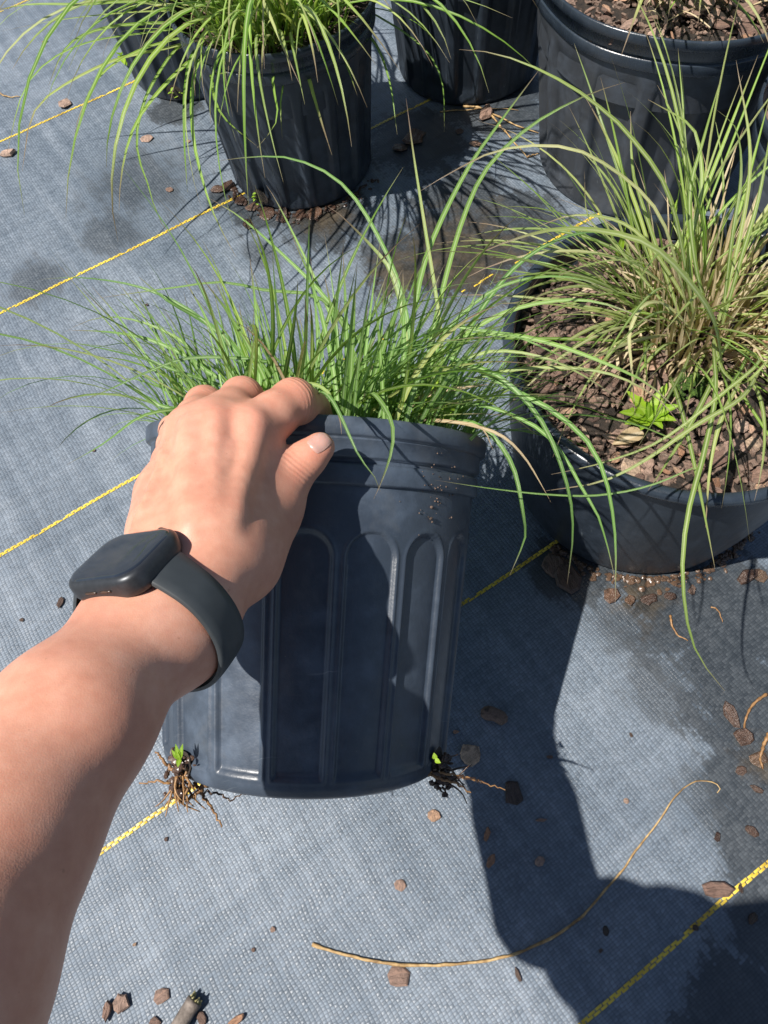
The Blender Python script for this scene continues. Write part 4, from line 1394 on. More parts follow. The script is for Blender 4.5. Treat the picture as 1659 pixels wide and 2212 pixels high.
for i in range(60):       # dead blades lying on the mulch
    a, rr = r_.uniform(2.2, 6.5), r_.uniform(0.02, 0.10)
    c_ = db + np.array([rr * math.cos(a), rr * math.sin(a), 0])
    if np.hypot(*(c_ - potD_c)[:2]) > 0.112: continue
    d_ = r_.uniform(0, 6.283); L_ = r_.uniform(0.02, 0.055)
    p0 = c_ - np.array([math.cos(d_), math.sin(d_), 0]) * L_ / 2; p1 = c_ + np.array([math.cos(d_), math.sin(d_), 0]) * L_ / 2
    pm = (p0 + p1) / 2 + np.array([r_.gauss(0, .004), r_.gauss(0, .004), 0.004])
    z0 = szD + r_.uniform(0.006, 0.013)
    p0[2] = z0; p1[2] = z0 + r_.uniform(-0.003, 0.006); pm[2] = z0 + 0.003
    if max(np.hypot(*(q - potD_c)[:2]) for q in (p0, p1)) > 0.122: continue
    P = spline([p0, pm, p1], 7)
    V, F, uv = ribbon(P, np.repeat(np.array([[math.sin(d_), -math.cos(d_), 0.3]]), 7, 0), r_.uniform(0.0014, 0.003), 0.3)
    obj('dead_blade', V, F, S_, dg, True, [(u_, v_ * 0.6 + 0.2) for u_, v_ in uv])
pd_ = [
    (0.0056, [(1500, 690, .58), (1449, 435, .52), (1369, 305, .50), (1304, 240, .49), (1229, 185, .48), (1129, 135, .48), (1044, 111, .48), (992, 107, .48)]),
    [(1490, 690, .58), (1440, 500, .53), (1389, 420, .52), (1329, 370, .51), (1254, 327, .50), (1169, 314, .50), (1069, 327, .50), (979, 370, .50), (904, 415, .50)],
    (0.0068, [(1560, 800, .55), (1540, 690, .50), (1480, 600, .47), (1404, 530, .45), (1304, 500, .44), (1204, 495, .43), (1110, 517, .42), (1029, 550, .42)]),
    [(1500, 680, .58), (1410, 540, .55), (1340, 480, .54), (1240, 465, .53), (1160, 490, .53)],
    (0.0050, [(1560, 700, .58), (1600, 560, .55), (1640, 420, .53), (1668, 260, .52)]),
    (0.0050, [(1530, 690, .58), (1500, 560, .55), (1490, 420, .53), (1520, 300, .52), (1560, 160, .51)]),
    (0.0052, [(1500, 690, .58), (1490, 540, .56), (1515, 420, .55), (1512, 330, .55), (1490, 270, .55), (1400, 215, .55)]),
    (0.0048, [(1560, 690, .58), (1580, 520, .55), (1600, 380, .54), (1590, 280, .54), (1545, 235, .54)]),
    [(1550, 700, .58), (1600, 500, .55), (1620, 330, .53), (1590, 130, .52)],
    [(1470, 690, .58), (1380, 420, .54), (1365, 350, .53), (1362, 240, .53)],
    [(1470, 700, .57), (1320, 520, .54), (1270, 470, .53), (1262, 370, .53)],
    (0.0050, [(1540, 740, .56), (1545, 850, .505), (1520, 980, .47), (1488, 1100, .445), (1474, 1230, .44), (1490, 1370, .45), (1530, 1450, .46), (1566, 1493, .46)]),
    [(1600, 760, .55), (1640, 780, .50), (1560, 850, .48), (1430, 950, .47), (1300, 1000, .46), (1190, 1025, .46)],
    [(1640, 800, .54), (1600, 860, .49), (1500, 920, .47), (1400, 990, .46), (1300, 1040, .455), (1180, 1060, .455)],
    (0.0052, [(1540, 730, .57), (1560, 800, .53), (1600, 830, .50), (1640, 800, .48), (1690, 740, .48)]),
    [(1500, 720, .57), (1440, 660, .55), (1390, 660, .53), (1360, 720, .52), (1365, 800, .52), (1372, 900, .52)],
    [(1560, 780, .55), (1500, 900, .50), (1440, 1000, .48), (1400, 1060, .47)],
    [(1600, 820, .54), (1560, 900, .50), (1535, 1000, .48), (1524, 1140, .47)],
]
heroes(dg, pd_, L_G, (0.0020, 0.0032), 0.64)

# the grass of the big pot at the top right
cb = potC_fr.w(np.array([0.005, 0.01, szC]))
cg = empty('grass_clump', cb, 'sparse light green grass in the big wavy rimmed pot', 'grass', 'ornamental grass clumps')
POT_OF[cg.name] = (potC_fr, 0.150, 0.232)
clump('', cb, UPZ, 90, 120, 0.05, (0.10, 0.26), (0.2, 0.9), (0.9, 2.2), (0.003, 0.0048), [L_G, G_], 41, (-1.6, 0.4), 0.0, None, cg)
heroes(cg, [(0.0052, [(1440, -20, .95), (1430, 40, .88), (1410, 60, .85), (1455, 115, .83)]), (0.0048, [(1560, -10, .92), (1540, 40, .86), (1510, 70, .84), (1474, 130, .83)]), (0.005, [(1640, -20, .92), (1660, 60, .85), (1640, 120, .83), (1620, 215, .82)]), (0.0055, [(1560, -40, .95), (1600, 0, .88), (1645, 60, .84), (1690, 130, .82)])], G_)
for i in range(36):
    a, rr = r_.uniform(3.1, 6.3), r_.uniform(0.02, 0.115)
    c_ = cb + np.array([rr * math.cos(a), rr * math.sin(a), 0.010])
    d_ = r_.uniform(0, 6.283); L_ = r_.uniform(0.02, 0.05)
    v_ = np.array([math.cos(d_), math.sin(d_), 0]) * L_ / 2
    if max(np.hypot(*(c_ + s_ * v_ - potC_c)[:2]) for s_ in (-1, 1)) > 0.132: continue
    P = spline([c_ - v_, c_ + np.array([0, 0, r_.uniform(0, .006)]), c_ + v_], 6)
    V, F, uv = ribbon(P, np.repeat(np.array([[math.sin(d_), -math.cos(d_), 0.3]]), 6, 0), r_.uniform(0.0014, 0.003), 0.3)
    obj('dead_blade', V, F, S_, cg, True, [(u_, v2 * 0.6 + 0.2) for u_, v2 in uv])
# the two farther pots have their clumps out of the frame; only some blades hang into it
bb = potB_fr.w(np.array([0, 0, szB]))
bgr = empty('grass_clump', bb, 'grass clump of the pot cut off by the top edge', 'grass', 'ornamental grass clumps')
POT_OF[bgr.name] = (potB_fr, 0.118, 0.22)
clump('', bb, UPZ, 40, 30, 0.05, (0.12, 0.26), (0.3, 0.9), (1.3, 2.4), (0.003, 0.0046), [G_, B_], 51, (-1.6, 0.5), 0.0, None, bgr)
fb = potF_fr.w(np.array([0, 0, szF]))
fg = empty('grass_clump', fb, 'grass clump of the half hidden pot at the top left', 'grass', 'ornamental grass clumps')
POT_OF[fg.name] = (potF_fr, 0.113, 0.212)
clump('', fb, UPZ, 40, 30, 0.05, (0.12, 0.26), (0.3, 0.9), (1.3, 2.2), (0.003, 0.0046), [G_, B_], 52, (-1.6, 0.3), 0.0, None, fg)

thatch(hg, hb, HAX, 46, 0.07, (0.03, 0.12), 61)
thatch(ag, ab, UPZ, 40, 0.06, (0.04, 0.14), 62)
thatch(dg, db, UPZ, 80, 0.06, (0.04, 0.12), 63)
thatch(cg, cb, UPZ, 50, 0.06, (0.04, 0.12), 64)

# ------------------------------------------------------------------ loose bark on the cloth
from mathutils import Euler
r_ = random.Random(77)
_ci = [0]


def loose(x, y, L, asp, rot, label, wetc=False, thick=1.0, stick=False, z=0.0):
    """a bark chip seen at (x, y), L picture units long, rot degrees anticlockwise in the picture"""
    c = gz(x, y)
    a = math.radians(rot)
    e = gz(x + L / 2 * math.cos(a), y - L / 2 * math.sin(a)) - gz(x - L / 2 * math.cos(a), y + L / 2 * math.sin(a))
    length = float(np.linalg.norm(e)) * 1.22
    yaw = math.atan2(e[1], e[0])
    kind = 'wet' if wetc else ('stick' if stick else 'flake')
    me = CHIP[kind][_ci[0] % len(CHIP[kind])]
    _ci[0] += 1
    base = 0.27 if stick else 0.68
    o = put_mesh('bark_chip', me, (c[0], c[1], 0.0012 + z), Euler((r_.gauss(0, 0.06), r_.gauss(0, 0.06), yaw)).to_quaternion(), (length, length * asp / base, length * thick))
    tag(o, label, 'bark chip', 'loose bark chips on the cloth')
    return o


CH = [
    (20, 334, 30, .7, 10, 'thick brown bark chip below the yellow line at the far left edge', False, 2.2),
    (141, 227, 22, .8, 60, 'pinkish bark chip touching the uppermost left yellow line', False, 1.5),
    (366, 412, 16, .75, 20, 'small tan bark chip just above the second yellow line, left of the pot'),
    (318, 301, 15, .85, 80, 'small brown bark chip left of the drooping blades, above the dark damp patch'),
    (408, 307, 10, .7, 0, 'tiny orange brown bark chip beside the upper left pot wall'),
    (98, 92, 12, .5, 20, 'small dark bark chip near the top left corner', False, 1.5),
    (132, 1303, 24, .8, 70, 'tan bark chip on the cloth left of the watch', False, 1.4),
    (48, 1340, 9, .8, 0, 'tiny black crumb below the watch at the left edge', True),
    (318, 660, 8, .8, 0, 'tiny black crumb on plain cloth above the watch hand', True),
    (204, 975, 8, .7, 45, 'tiny brown crumb next to the yellow line beside the hand'),
    (1015, 1631, 46, .75, 40, 'pale edged bark chip in the pot shadow, right of the pot base'),
    (1110, 1714, 62, .85, 100, 'large dark wet bark slab in the arm shadow', True, 0.6),
    (938, 1762, 28, .85, 80, 'pinkish bark chip just below the lifted pot, in full sun'),
    (1168, 1772, 24, .35, 5, 'short brown bark stick in the arm shadow below the dark slab', False, 1.2, True),
    (1052, 1802, 28, .45, 75, 'narrow upright brown bark chip near the left edge of the arm shadow'),
    (1060, 1860, 30, .45, 60, 'slanting brown bark chip in the arm shadow, lower of two'),
    (1165, 1862, 24, .65, 60, 'small grey bark chip in the middle of the arm shadow'),
    (865, 1913, 24, .8, 80, 'small tan bark chip in full sun above the curved dry stem'),
    (1308, 2010, 24, .6, 100, 'dark wet bark chip in shadow inside the curve of the stem', True),
    (1297, 2054, 12, .8, 40, 'black crumb in shadow between the stem and the lowest yellow line', True),
    (1119, 2107, 32, .5, 110, 'dark reddish bark chip under the stem at the shadow edge', True),
    (861, 2109, 54, .7, 10, 'wide tan bark chip touching the curved dry stem from below'),
    (1548, 1920, 66, .45, 5, 'long cracked tan bark chip above the lowest yellow line'),
    (1599, 1920, 20, .5, 110, 'small dark bark chip on the lowest yellow line beside the long tan chip', True),
    (1502, 2004, 14, .9, 0, 'black crumb lying on the lowest yellow line in shadow', True),
    (590, 2008, 13, .7, 70, 'tiny tan bark chip in the open sun left of the stem'),
    (548, 2052, 9, .8, 10, 'tiny brown crumb below and left of the tan chip near the stem'),
    (360, 1813, 11, .8, 30, 'tiny brown crumb right of the forearm below the yellow line end'),
    (292, 2040, 9, .8, 30, 'tiny pale crumb close to the forearm above the bottom chips'),
    (985, 1582, 16, .4, 5, 'tiny orange bark sliver against the right side of the lifted pot', False, 1.0, True),
    (1187, 1636, 14, .5, 0, 'tiny brown sliver alone in the pot shadow', False, 1.0, True),
    (1352, 1731, 12, .7, 0, 'tiny grey crumb in the lit strip right of the arm shadow'),
    (1362, 1588, 12, .6, 110, 'tiny black crumb in the lit patch right of the pot shadow', True),
    (265, 2166, 40, .9, 80, 'round grey brown bark piece at the bottom, right of two touching pieces', False, 2.4),
    (234, 2183, 44, .7, 80, 'blocky brown bark piece at the bottom, left of two touching pieces', False, 3.0),
    (350, 2152, 46, .6, 40, 'triangular tan bark chip at the bottom, right of the two blocky pieces'),
    (436, 2200, 30, .6, 120, 'pale pointed bark chip beside the broken twig at the bottom'),
    (512, 2203, 40, .45, 30, 'brown bark chip cut by the bottom edge, right of the twig'),
    (335, 2210, 26, .7, 10, 'brown bark chip cut by the bottom edge, left of the twig'),
    (1578, 1545, 60, .45, 118, 'long reddish wet bark chip on the wet cloth at the right', True, 1.2),
    (1606, 1592, 40, .9, 30, 'round dark wet bark chip just below the long reddish one', True, 1.4),
    (1636, 1640, 34, .8, 30, 'dark wet bark chip cut by the right edge beside the gold root', True, 1.2),
    (1622, 1795, 36, .55, 150, 'glossy dark wet chip on soaked cloth at the right, above the lowest line', True, 1.4),
    (1549, 1809, 24, .7, 80, 'small dark chip at the border of the wet cloth, right', True),
    (1635, 1706, 30, .7, 150, 'reddish wet chip near the right edge above the glossy dark chip', True),
    (1600, 1664, 24, .7, 30, 'small wet chip above the curled tip of the dry stem, right', True),
    (1624, 1985, 26, .5, 60, 'thin wet chip standing on the soaked cloth below the lowest line', True, 1.6),
    (1027, 313, 24, .6, 170, 'orange brown bark chip in the shade between the upper pots', False, 1.2),
    (993, 286, 18, .8, 20, 'dark crumb in the shade just above the orange brown chip', True),
    (893, 300, 40, .7, 60, 'dark wet lump in the shade right of the upper left pot', True, 1.5),
    (865, 322, 34, .7, 10, 'black wet lump against the right wall of the upper left pot', True, 1.5),
    (1050, 250, 30, .7, 60, 'brown bark chip beside the straw stalks between the upper pots', False, 1.5),
    (535, 487, 22, .8, 110, 'wet brown chip on the cloth below the upper left pot', True, 1.4),
    (1222, 1250, 70, .7, 120, 'black wet soil clod in the shadow at the left foot of the squat pot', True, 1.4),
    (1195, 1225, 50, .7, 100, 'smaller black wet clod above the big one beside the squat pot', True, 1.2),
    (1320, 1288, 34, .8, 60, 'dark wet lump at the left end of the debris under the squat pot', True, 1.5),
    (1360, 1297, 24, .8, 60, 'reddish wet chip under the squat pot, second from its left end', True, 1.5),
    (1400, 1295, 34, .6, 20, 'broad brown wet chip under the middle of the squat pot', True, 1.2),
    (1448, 1289, 28, .6, 5, 'dark wet chip under the squat pot right of the broad one', True, 1.3),
    (1494, 1277, 22, .8, 70, 'pink brown wet chip at the right end of the debris under the squat pot', True, 1.6),
    (1612, 1247, 46, .75, 30, 'rounded brown pebble like chip right of the squat pot', True, 1.7),
    (1640, 1243, 30, .9, 30, 'small rounded chip at the right edge below the squat pot', True, 1.7),
    (470, 411, 30, .6, 10, 'dark wet chip left of the upper left pot foot', True, 1.5),
    (492, 405, 28, .7, 50, 'black wet lump touching the left foot of the upper left pot', True, 1.6),
]
for c_ in CH:
    loose(*c_)
# the debris washed up at the foot of the upper left pot
lab = ['left end', 'left third', 'left of the middle', 'middle', 'right of the middle', 'right third', 'right end']
for i, (x, y, L) in enumerate(((520, 436, 24), (545, 449, 28), (578, 462, 30), (612, 468, 36), (648, 466, 28), (680, 462, 30), (712, 452, 22))):
    loose(x, y, L, .7, r_.uniform(0, 90), 'wet bark chip at the upper left pot foot, %s of row' % lab[i], True, 1.0)
# curved bark piece in the shade
P = spline([gz(1038, 1543), gz(1060, 1545), gz(1078, 1552), gz(1089, 1566)], 9)
P[:, 2] = 0.006
V, F = tube(P, [.003, .0055, .0065, .0065, .006, .006, .0062, .0055, .003], 7)
V = np.array(V); V[:, 2] = (V[:, 2] - 0.006) * 0.7 + 0.005
o = obj('bark_chip', V, F, MAT['fines'], None, False, None, P[4] * np.array([1, 1, 0]))
tag(o, 'curved brown bark piece in the pot shadow, right of the lifted pot', 'bark chip', 'loose bark chips on the cloth')
# broken twig at the bottom edge
P = spline([gz(385, 2228), gz(405, 2192), gz(426, 2160)], 8)
P[:, 2] = 0.006
V, F = tube(P, [0.0062, 0.0062, 0.006, 0.0058, 0.0058, 0.0058, 0.006, 0.0064], 9)
tw = empty('twig', P[3] * np.array([1, 1, 0]), 'broken grey twig with a frayed pale end at the bottom edge', 'twig')
obj('stick', V, F, simple('weathered_twig', [(0.3, (0.07, 0.055, 0.045)), (0.7, (0.24, 0.20, 0.17))], 150, 0.8), tw)
for k in range(9):
    a = 6.283 * k / 9
    d_ = nrm(P[-1] - P[-2])
    s_ = np.cross(d_, UPZ)
    q = P[-1] + (s_ * math.cos(a) + UPZ * math.sin(a)) * 0.0042
    V, F = tube([q - d_ * 0.001, q + d_ * r_.uniform(0.002, 0.005) + s_ * r_.gauss(0, .001)], [0.0013, 0.0005], 5)
    obj('splinter', V, F, S_, tw)

# ------------------------------------------------------------------ stems and roots on the cloth
def lying(pts, rad, n=60, lift=0.0):
    P = spline([gz(x, y) for x, y in pts], n)
    P[:, 2] = rad * 1.05 + lift * np.sin(np.linspace(0, 9, n)) ** 2
    return P


stem_px = [(675, 2040), (750, 2062), (850, 2078), (950, 2080), (1050, 2072), (1150, 2042), (1250, 1985), (1320, 1910), (1366, 1852), (1420, 1780), (1460, 1718), (1500, 1682), (1540, 1680), (1562, 1690), (1555, 1703)]
P = lying(stem_px, 0.0014, 90, 0.001)
P[:, :2] += np.cumsum(rng.normal(0, 0.00022, (90, 2)), 0)
V, F = tube(P, np.interp(np.linspace(0, 1, 90), [0, .05, .45, .47, .49, .6, .85, 1], [.0015, .0013, .0010, .0014, .0010, .0009, .0007, .0004]) * rng.uniform(.8, 1.15, 90), 7)
tag(obj('dry_stem', V, F, MAT['stem'], None, True, None, P[40] * np.array([1, 1, 0])), 'long curved golden dry stem lying on the cloth', 'stem')
for pts, lb, rd, mt in (
        ([(1655, 1500), (1630, 1518), (1612, 1545), (1606, 1580), (1615, 1600)], 'kinked golden root near the right edge above the round wet chip', .0014, 'root'),
        ([(1659, 1585), (1648, 1610), (1640, 1640), (1646, 1662)], 'short thick golden root cut by the right edge', .0018, 'root'),
        ([(1447, 1330), (1450, 1350), (1462, 1372), (1485, 1385)], 'thin knobbly root running down from the debris under the squat pot', .0011, 'root'),
        ([(1535, 1312), (1550, 1320), (1560, 1345)], 'tiny pale root on wet cloth right of the knobbly root', .0008, 'root'),
        ([(1000, 232), (1040, 238), (1090, 262), (1135, 282), (1163, 290)], 'straw stalk lying from the cut off pot towards the big pot', .0016, 'straw'),
        ([(1050, 240), (1085, 280), (1110, 310), (1138, 342)], 'bent straw stalk crossing the cloth between the two upper pots', .0015, 'straw'),
        ([(950, 243), (1000, 240), (1060, 236), (1120, 240)], 'thin pale straw at the foot of the cut off pot', .0009, 'straw'),
        ([(1138, 342), (1150, 338), (1163, 335)], 'short straw piece at the left foot of the big pot', .0013, 'straw'),
        ([(-5, 200), (8, 208), (22, 212), (45, 211)], 'small branched dry twig at the left edge of the picture', .0013, 'straw')):
    P = lying(pts, rd, 24, 0.0012)
    V, F = tube(P, np.linspace(rd, rd * 0.45, 24) * (1 + 0.25 * np.sin(np.arange(24) * 1.9)), 6)
    tag(obj('root' if mt == 'root' else 'straw_stalk', V, F, MAT['root'] if mt == 'root' else MAT['stem'], None, True, None, P[12] * np.array([1, 1, 0])), lb, 'root' if mt == 'root' else 'straw')

# ------------------------------------------------------------------ roots and soil hanging from the drain holes of the lifted pot
def lump(c, r, seed, squash=(1, 1, 1)):
    q = random.Random(seed)
    V, F = [], []
    nu, nv = 7, 5
    for i in range(nv + 1):
        for k in range(nu):
            th_, ph = math.pi * i / nv, 2 * math.pi * k / nu
            rr = r * q.uniform(0.72, 1.2)
            V.append(np.asarray(c) + rr * np.array([math.sin(th_) * math.cos(ph) * squash[0], math.sin(th_) * math.sin(ph) * squash[1], math.cos(th_) * squash[2]]))
    for i in range(nv):
        for k in range(nu):
            F.append((i * nu + k, i * nu + (k + 1) % nu, (i + 1) * nu + (k + 1) % nu, (i + 1) * nu + k))
    return V, F


def on_base(t, lift=0.0, out=0.0):
    """a point on the foot of the lifted pot, t round from the side that faces the walker"""
    return held_fr.w(np.array([(0.0920 + out) * math.cos(t), (0.0920 + out) * math.sin(t), lift]))


# find the turn of the base circle seen at the two holes
ts = np.linspace(-math.pi, math.pi, 721)
pp = np.array([prj(on_base(t, 0.006)) for t in ts])
fr_ = np.array([(on_base(t) - EYE) @ FW for t in ts])
near = np.abs(ts) < 1.9
def turn(x, y):
    d = np.hypot(pp[:, 0] - x, pp[:, 1] - y) + np.where(near, 0, 1e4)
    return ts[int(np.argmin(d))]


for side, (hx, hy) in (('left', (405, 1650)), ('right', (936, 1650))):
    t0 = turn(hx, hy)
    c0 = on_base(t0, 0.010, 0.0005)
    nrm_ = nrm(c0 - held_fr.w(np.array([0, 0, 0.010])))
    tan_ = np.cross(held_fr.Z, nrm_)
    # hole: a dark mouth in the wall
    V, F = [c0 + nrm_ * 0.0006], []
    for k in range(18):
        a = 6.283 * k / 18
        V.append(c0 + nrm_ * 0.0007 + tan_ * 0.0095 * math.cos(a) * r_.uniform(.9, 1.05) + held_fr.Z * (0.0085 * math.sin(a) * r_.uniform(.9, 1.05)))
    F = [(0, 1 + k, 1 + (k + 1) % 18) for k in range(18)]
    hole = obj('drain_hole', V, F, MAT['soil'], held, False)
    m = MB()
    nl = 80 if side == 'left' else 60
    for k in range(nl):
        f_ = r_.random()
        c_ = c0 + nrm_ * r_.uniform(0.0, 0.008) + tan_ * r_.gauss(0, 0.0055) + held_fr.Z * r_.uniform(-0.020, 0.006) + np.array([0, 0, -0.004]) * f_
        V, F = lump(c_, r_.uniform(0.0008, 0.0026), 900 + k, (r_.uniform(.6, 1.5), r_.uniform(.6, 1.3), r_.uniform(.4, 1)))
        m.add(V, F)
    o = m.build('soil_plug', MAT['wet_bark'] if side == 'left' else MAT['dark_root'], held, False)
    o['kind'] = 'stuff'
    m = MB()
    nrt = 22 if side == 'left' else 20
    for k in range(nrt):
        c_ = c0 + nrm_ * r_.uniform(0.0, 0.006) + tan_ * r_.gauss(0, 0.005) + held_fr.Z * r_.uniform(-0.016, 0.0)
        if side == 'left':
            d_ = nrm(-held_fr.Z * 0.8 + RT * r_.gauss(0.1, 0.7) - UP * 0.5 + FW * r_.gauss(0.0, 0.3))
        else:
            d_ = nrm(RT * r_.uniform(0.3, 1.2) - UP * r_.gauss(0.25, 0.25) + FW * r_.gauss(0.0, 0.3))
        L_ = r_.uniform(0.006, 0.026)
        pts = [c_]
        for j in range(4):
            d_ = nrm(d_ + np.array([r_.gauss(0, .3), r_.gauss(0, .3), r_.gauss(-0.1, .3)]))
            pts.append(pts[-1] + d_ * L_ / 4)
        V, F = tube(spline(pts, 9), np.linspace(0.0009, 0.0003, 9), 5)
        m.add(V, F)
    m.build('fine_roots', MAT['root'] if side == 'left' else MAT['dark_root'], held)['kind'] = 'stuff'
# the long roots that can be told apart
for pts, rd, mt in (
        ([(420, 1690, .46), (440, 1722, .46), (458, 1745, .46), (470, 1770, .46), (481, 1790, .46)], .0013, 'root'),
        ([(412, 1668, .45), (380, 1690, .45), (345, 1688, .45), (307, 1690, .45)], .0013, 'root'),
        ([(405, 1655, .45), (372, 1660, .45), (350, 1640, .45), (333, 1622, .45)], .0016, 'root'),
        ([(448, 1685, .455), (438, 1700, .452), (402, 1731, .45)], .0022, 'root'),
        ([(440, 1712, .47), (470, 1715, .47), (500, 1728, .47), (520, 1715, .47), (540, 1712, .47)], .0009, 'dark_root'),
        ([(925, 1672, .47), (960, 1685, .47), (985, 1695, .47), (1016, 1712, .47)], .0013, 'root'),
        ([(930, 1665, .47), (985, 1675, .47), (1030, 1685, .47), (1060, 1695, .47), (1092, 1706, .47)], .0009, 'root'),
        ([(930, 1668, .47), (970, 1678, .47), (1010, 1680, .47), (1040, 1690, .47)], .0016, 'dark_root')):
    P = spline([at(*p) for p in pts], 22)
    P += np.array([[r_.gauss(0, .0005) for _ in range(3)] for _ in range(22)])
    V, F = tube(P, np.linspace(rd, rd * 0.35, 22), 6)
    obj('root', V, F, MAT[mt], held)
# gritty dirt on the rim
m = MB()
for k in range(55):
    z_ = HH - abs(r_.gauss(0.036, 0.012))
    tt = r_.gauss(0.72, 0.13)
    rr = 0.1095 if z_ > HH - 0.024 else (0.1078 if z_ > HH - 0.036 else 0.104)
    V, F = lump(held_fr.w(np.array([rr * math.cos(tt), rr * math.sin(tt), z_])), r_.uniform(0.0002, 0.0006) * (1 if r_.random() < .9 else 2), k)
    m.add(V, F)
m.build('grit', MAT['fines'], held)['kind'] = 'stuff'


# ------------------------------------------------------------------ weeds
def leaf(c, d, up, L, W, teeth=4, cup=0.2, n=9):
    d = nrm(d); s_ = nrm(np.cross(d, up)); u_ = np.cross(s_, d)
    V, uv = [], []
    for i in range(n):
        t_ = i / (n - 1)
        wd = W * math.sin(math.pi * min(1, t_ ** 0.75 * 0.98 + 0.02)) ** 0.8 * (1 + 0.14 * (1 if i % 2 else -1) * (teeth > 0))
        if i == n - 1: wd = W * 0.05
        q = np.asarray(c) + d * L * t_ - u_ * L * 0.25 * t_ * t_
        V += [q - s_ * wd / 2 + u_ * wd * cup, q, q + s_ * wd / 2 + u_ * wd * cup]
        uv += [(0, t_ * 0.7 + .12), (.5, t_ * 0.7 + .12), (1, t_ * 0.7 + .12)]
    F = []
    for i in range(n - 1):
        a = 3 * i
        F += [(a, a + 1, a + 4, a + 3), (a + 1, a + 2, a + 5, a + 4)]
    return V, F, uv


wc = gz(1400, 905, szD + 0.006)
wd_ = empty('weed', wc, 'bright lime green toothed weed seedling in the bark of the squat pot', 'weed')
for (x, y, L, W) in ((1366, 840, .034, .015), (1432, 842, .036, .015), (1345, 878, .034, .015), (1452, 872, .032, .016), (1338, 905, .030, .014), (1458, 895, .030, .015), (1375, 935, .022, .012), (1440, 915, .026, .013), (1405, 860, .020, .010)):
    tgt = gz(x, y, szD + 0.026)
    V, F, uv = leaf(wc, tgt - wc, UPZ, L * 0.78, W * 0.72)
    obj('leaf', V, F, MAT['bright_leaf'], wd_, True, uv)
V, F, uv = leaf(gz(1390, 935, szD + 0.010), gz(1350, 945, szD + 0.012) - gz(1390, 935, szD + 0.010), UPZ, .024, .013, 0)
obj('wilted_leaf', V, F, MAT['straw'], wd_, True, uv)
# weeds among the held grass
hw = at(930, 900, 0.475)
wd2 = empty('weed', hw, 'bright green broad weed leaves at the right inside the lifted pot', 'weed')
for (x, y, d, L, W) in ((948, 790, .49, .030, .012), (905, 890, .47, .012, .010), (1030, 870, .47, .024, .006), (975, 880, .47, .02, .007)):
    b = at(930 + (x - 930) * 0.15, 905, d)
    V, F, uv = leaf(b, at(x, y, d) - b, -FW, L, W)
    obj('leaf', V, F, MAT['bright_leaf'], wd2, True, uv)
hw = at(712, 880, 0.455)
wd3 = empty('weed', hw, 'small round leaved seedling beside the index finger in the lifted pot', 'weed')
for (x, y, L, W) in ((700, 872, .010, .009), (716, 868, .010, .009), (724, 880, .009, .008), (708, 888, .009, .008)):
    V, F, uv = leaf(hw, at(x, y, .448) - hw, -FW, L, W, 0, 0.05)
    obj('leaf', V, F, MAT['bright_leaf'], wd3, True, uv)
hw = at(388, 1640, 0.435)
wd4 = empty('weed', hw, 'tiny green seedling sprouting from the left drain hole of the lifted pot', 'weed')
for (x, y, L, W) in ((372, 1596, .009, .0030), (395, 1592, .009, .0028), (358, 1612, .007, .0028), (378, 1618, .005, .002), (383, 1655, .005, .003)):
    V, F, uv = leaf(hw, at(x, y, .430) - hw, -FW, L, W, 0, 0.15)
    obj('leaf', V, F, MAT['bright_leaf'], wd4, True, uv)
hw = at(940, 1640, 0.45)
wd5 = empty('weed', hw, 'tiny bright seedling at the right drain hole of the lifted pot', 'weed')
for (x, y, L, W) in ((936, 1618, .004, .003), (950, 1648, .004, .003)):
    V, F, uv = leaf(hw, at(x, y, .447) - hw, -FW, L, W, 0, 0.1)
    obj('leaf', V, F, MAT['bright_leaf'], wd5, True, uv)
# sprouts at the drain hole of the upper left pot, and the hole
for (hx, hy, fr2, pc, RR, po, lb) in ((560, 432, potA_fr, potA_c, 0.0925, potA, 'tiny sprout in the round drain hole of the upper left pot'), (383, 190, potF_fr, potF_c, 0.0925, potF, 'tiny pale sprouts at the foot of the half hidden pot')):
    c0 = gz(hx, hy, 0.016)
    a = math.atan2(c0[1] - pc[1], c0[0] - pc[0])
    n_ = np.array([math.cos(a), math.sin(a), 0]); t_ = np.array([-n_[1], n_[0], 0])
    c0 = pc + n_ * (RR + 0.0012) + UPZ * 0.018
    V = [c0]
    for k in range(18):
        q = 6.283 * k / 18
        V.append(c0 + t_ * 0.0115 * math.cos(q) * r_.uniform(.93, 1.05) + UPZ * 0.0105 * math.sin(q) * r_.uniform(.93, 1.05))
    obj('drain_hole', V, [(0, 1 + k, 1 + (k + 1) % 18) for k in range(18)], MAT['soil'], po, False)
    e_ = empty('weed', c0, lb, 'weed')
    for k in range(7):
        b = c0 + t_ * r_.gauss(0, .005) + UPZ * r_.gauss(-0.002, .004) + n_ * 0.001
        V, F, uv = leaf(b, n_ * 0.8 + UPZ * r_.uniform(0, 1) + t_ * r_.gauss(0, .6), UPZ, r_.uniform(.004, .008), r_.uniform(.0025, .004), 0, 0.1)
        obj('leaf', V, F, MAT['bright_leaf'], e_, True, uv)
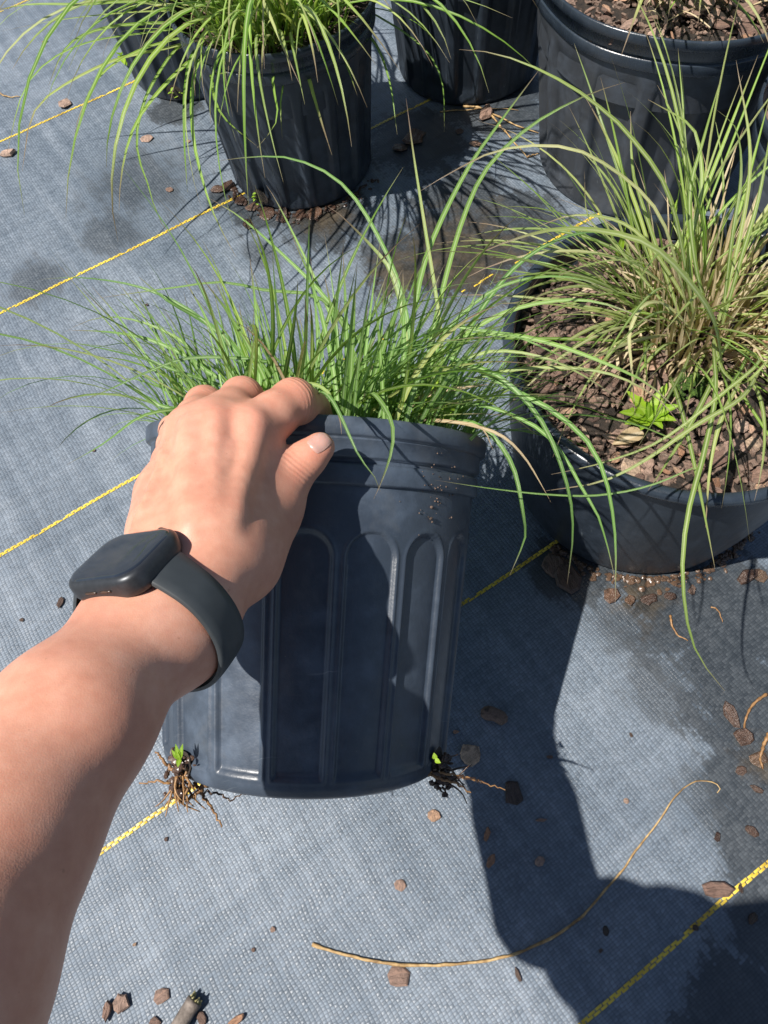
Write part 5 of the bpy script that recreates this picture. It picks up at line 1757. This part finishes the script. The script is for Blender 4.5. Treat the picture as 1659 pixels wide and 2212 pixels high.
# yellow green sprouts at the back of the squat pot
e0 = gz(1380, 560, szD)
e_ = empty('weed', e0, 'yellow green upright sprouts at the back of the squat pot', 'weed')
for (x, y, L, W) in ((1330, 560, .028, .006), (1345, 575, .022, .008), (1378, 545, .034, .005), (1465, 520, .03, .007), (1440, 500, .026, .006), (1370, 590, .016, .012)):
    b = gz(x, y, szD)
    V, F, uv = leaf(b, np.array([r_.gauss(0, .2), r_.gauss(0, .2), 1]), -FW, L, W, 0, 0.3)
    obj('leaf', V, F, MAT['bright_leaf'], e_, True, uv)
# bright leaf behind the half hidden pot
b = gz(262, 120, 0.004)
e_ = empty('weed', b, 'lime green leaf poking out left of the half hidden pot', 'weed')
for (x, y) in ((256, 100), (270, 140), (285, 150)):
    V, F, uv = leaf(b, gz(x, y, 0.03) - b, UPZ, .03, .012, 0)
    obj('leaf', V, F, MAT['bright_leaf'], e_, True, uv)
# moss cushion
m = MB()
for k in range(140):
    a, rr = r_.uniform(0, 6.28), 0.017 * math.sqrt(r_.random())
    c_ = gz(1490, 838, szD + 0.006) + np.array([rr * math.cos(a), rr * math.sin(a) * 0.7, 0.006 * (1 - (rr / .017) ** 2)])
    V, F = lump(c_, r_.uniform(.0012, .0026), k)
    m.add(V, F)
o = m.build('moss', MAT['moss'], None, True, gz(1490, 838, szD))
tag(o, 'dark green moss cushion on the bark of the squat pot', 'moss', None, 'stuff')

for (pc_, rr_, a0_, a1_, nn_, lb_) in ((potD_c, 0.116, -2.5, -0.7, 220, 'strip of dark wet crumbs washed up along the foot of the squat pot'), (potA_c, 0.094, -2.9, -0.5, 170, 'strip of dark wet crumbs along the foot of the upper left pot')):
    m = MB()
    for k in range(nn_):
        a = r_.uniform(a0_, a1_)
        q = rr_ + abs(r_.gauss(0, 0.006))
        V, F = lump(pc_ + np.array([q * math.cos(a), q * math.sin(a), 0.001]), r_.uniform(0.0008, 0.003), 5000 + k, (r_.uniform(.6, 1.5), r_.uniform(.6, 1.5), .6))
        m.add(V, F)
    o = m.build('soil_crumbs', MAT['wet_bark'], None, False, pc_ + np.array([0, -rr_, 0]))
    tag(o, lb_, 'soil', None, 'stuff')
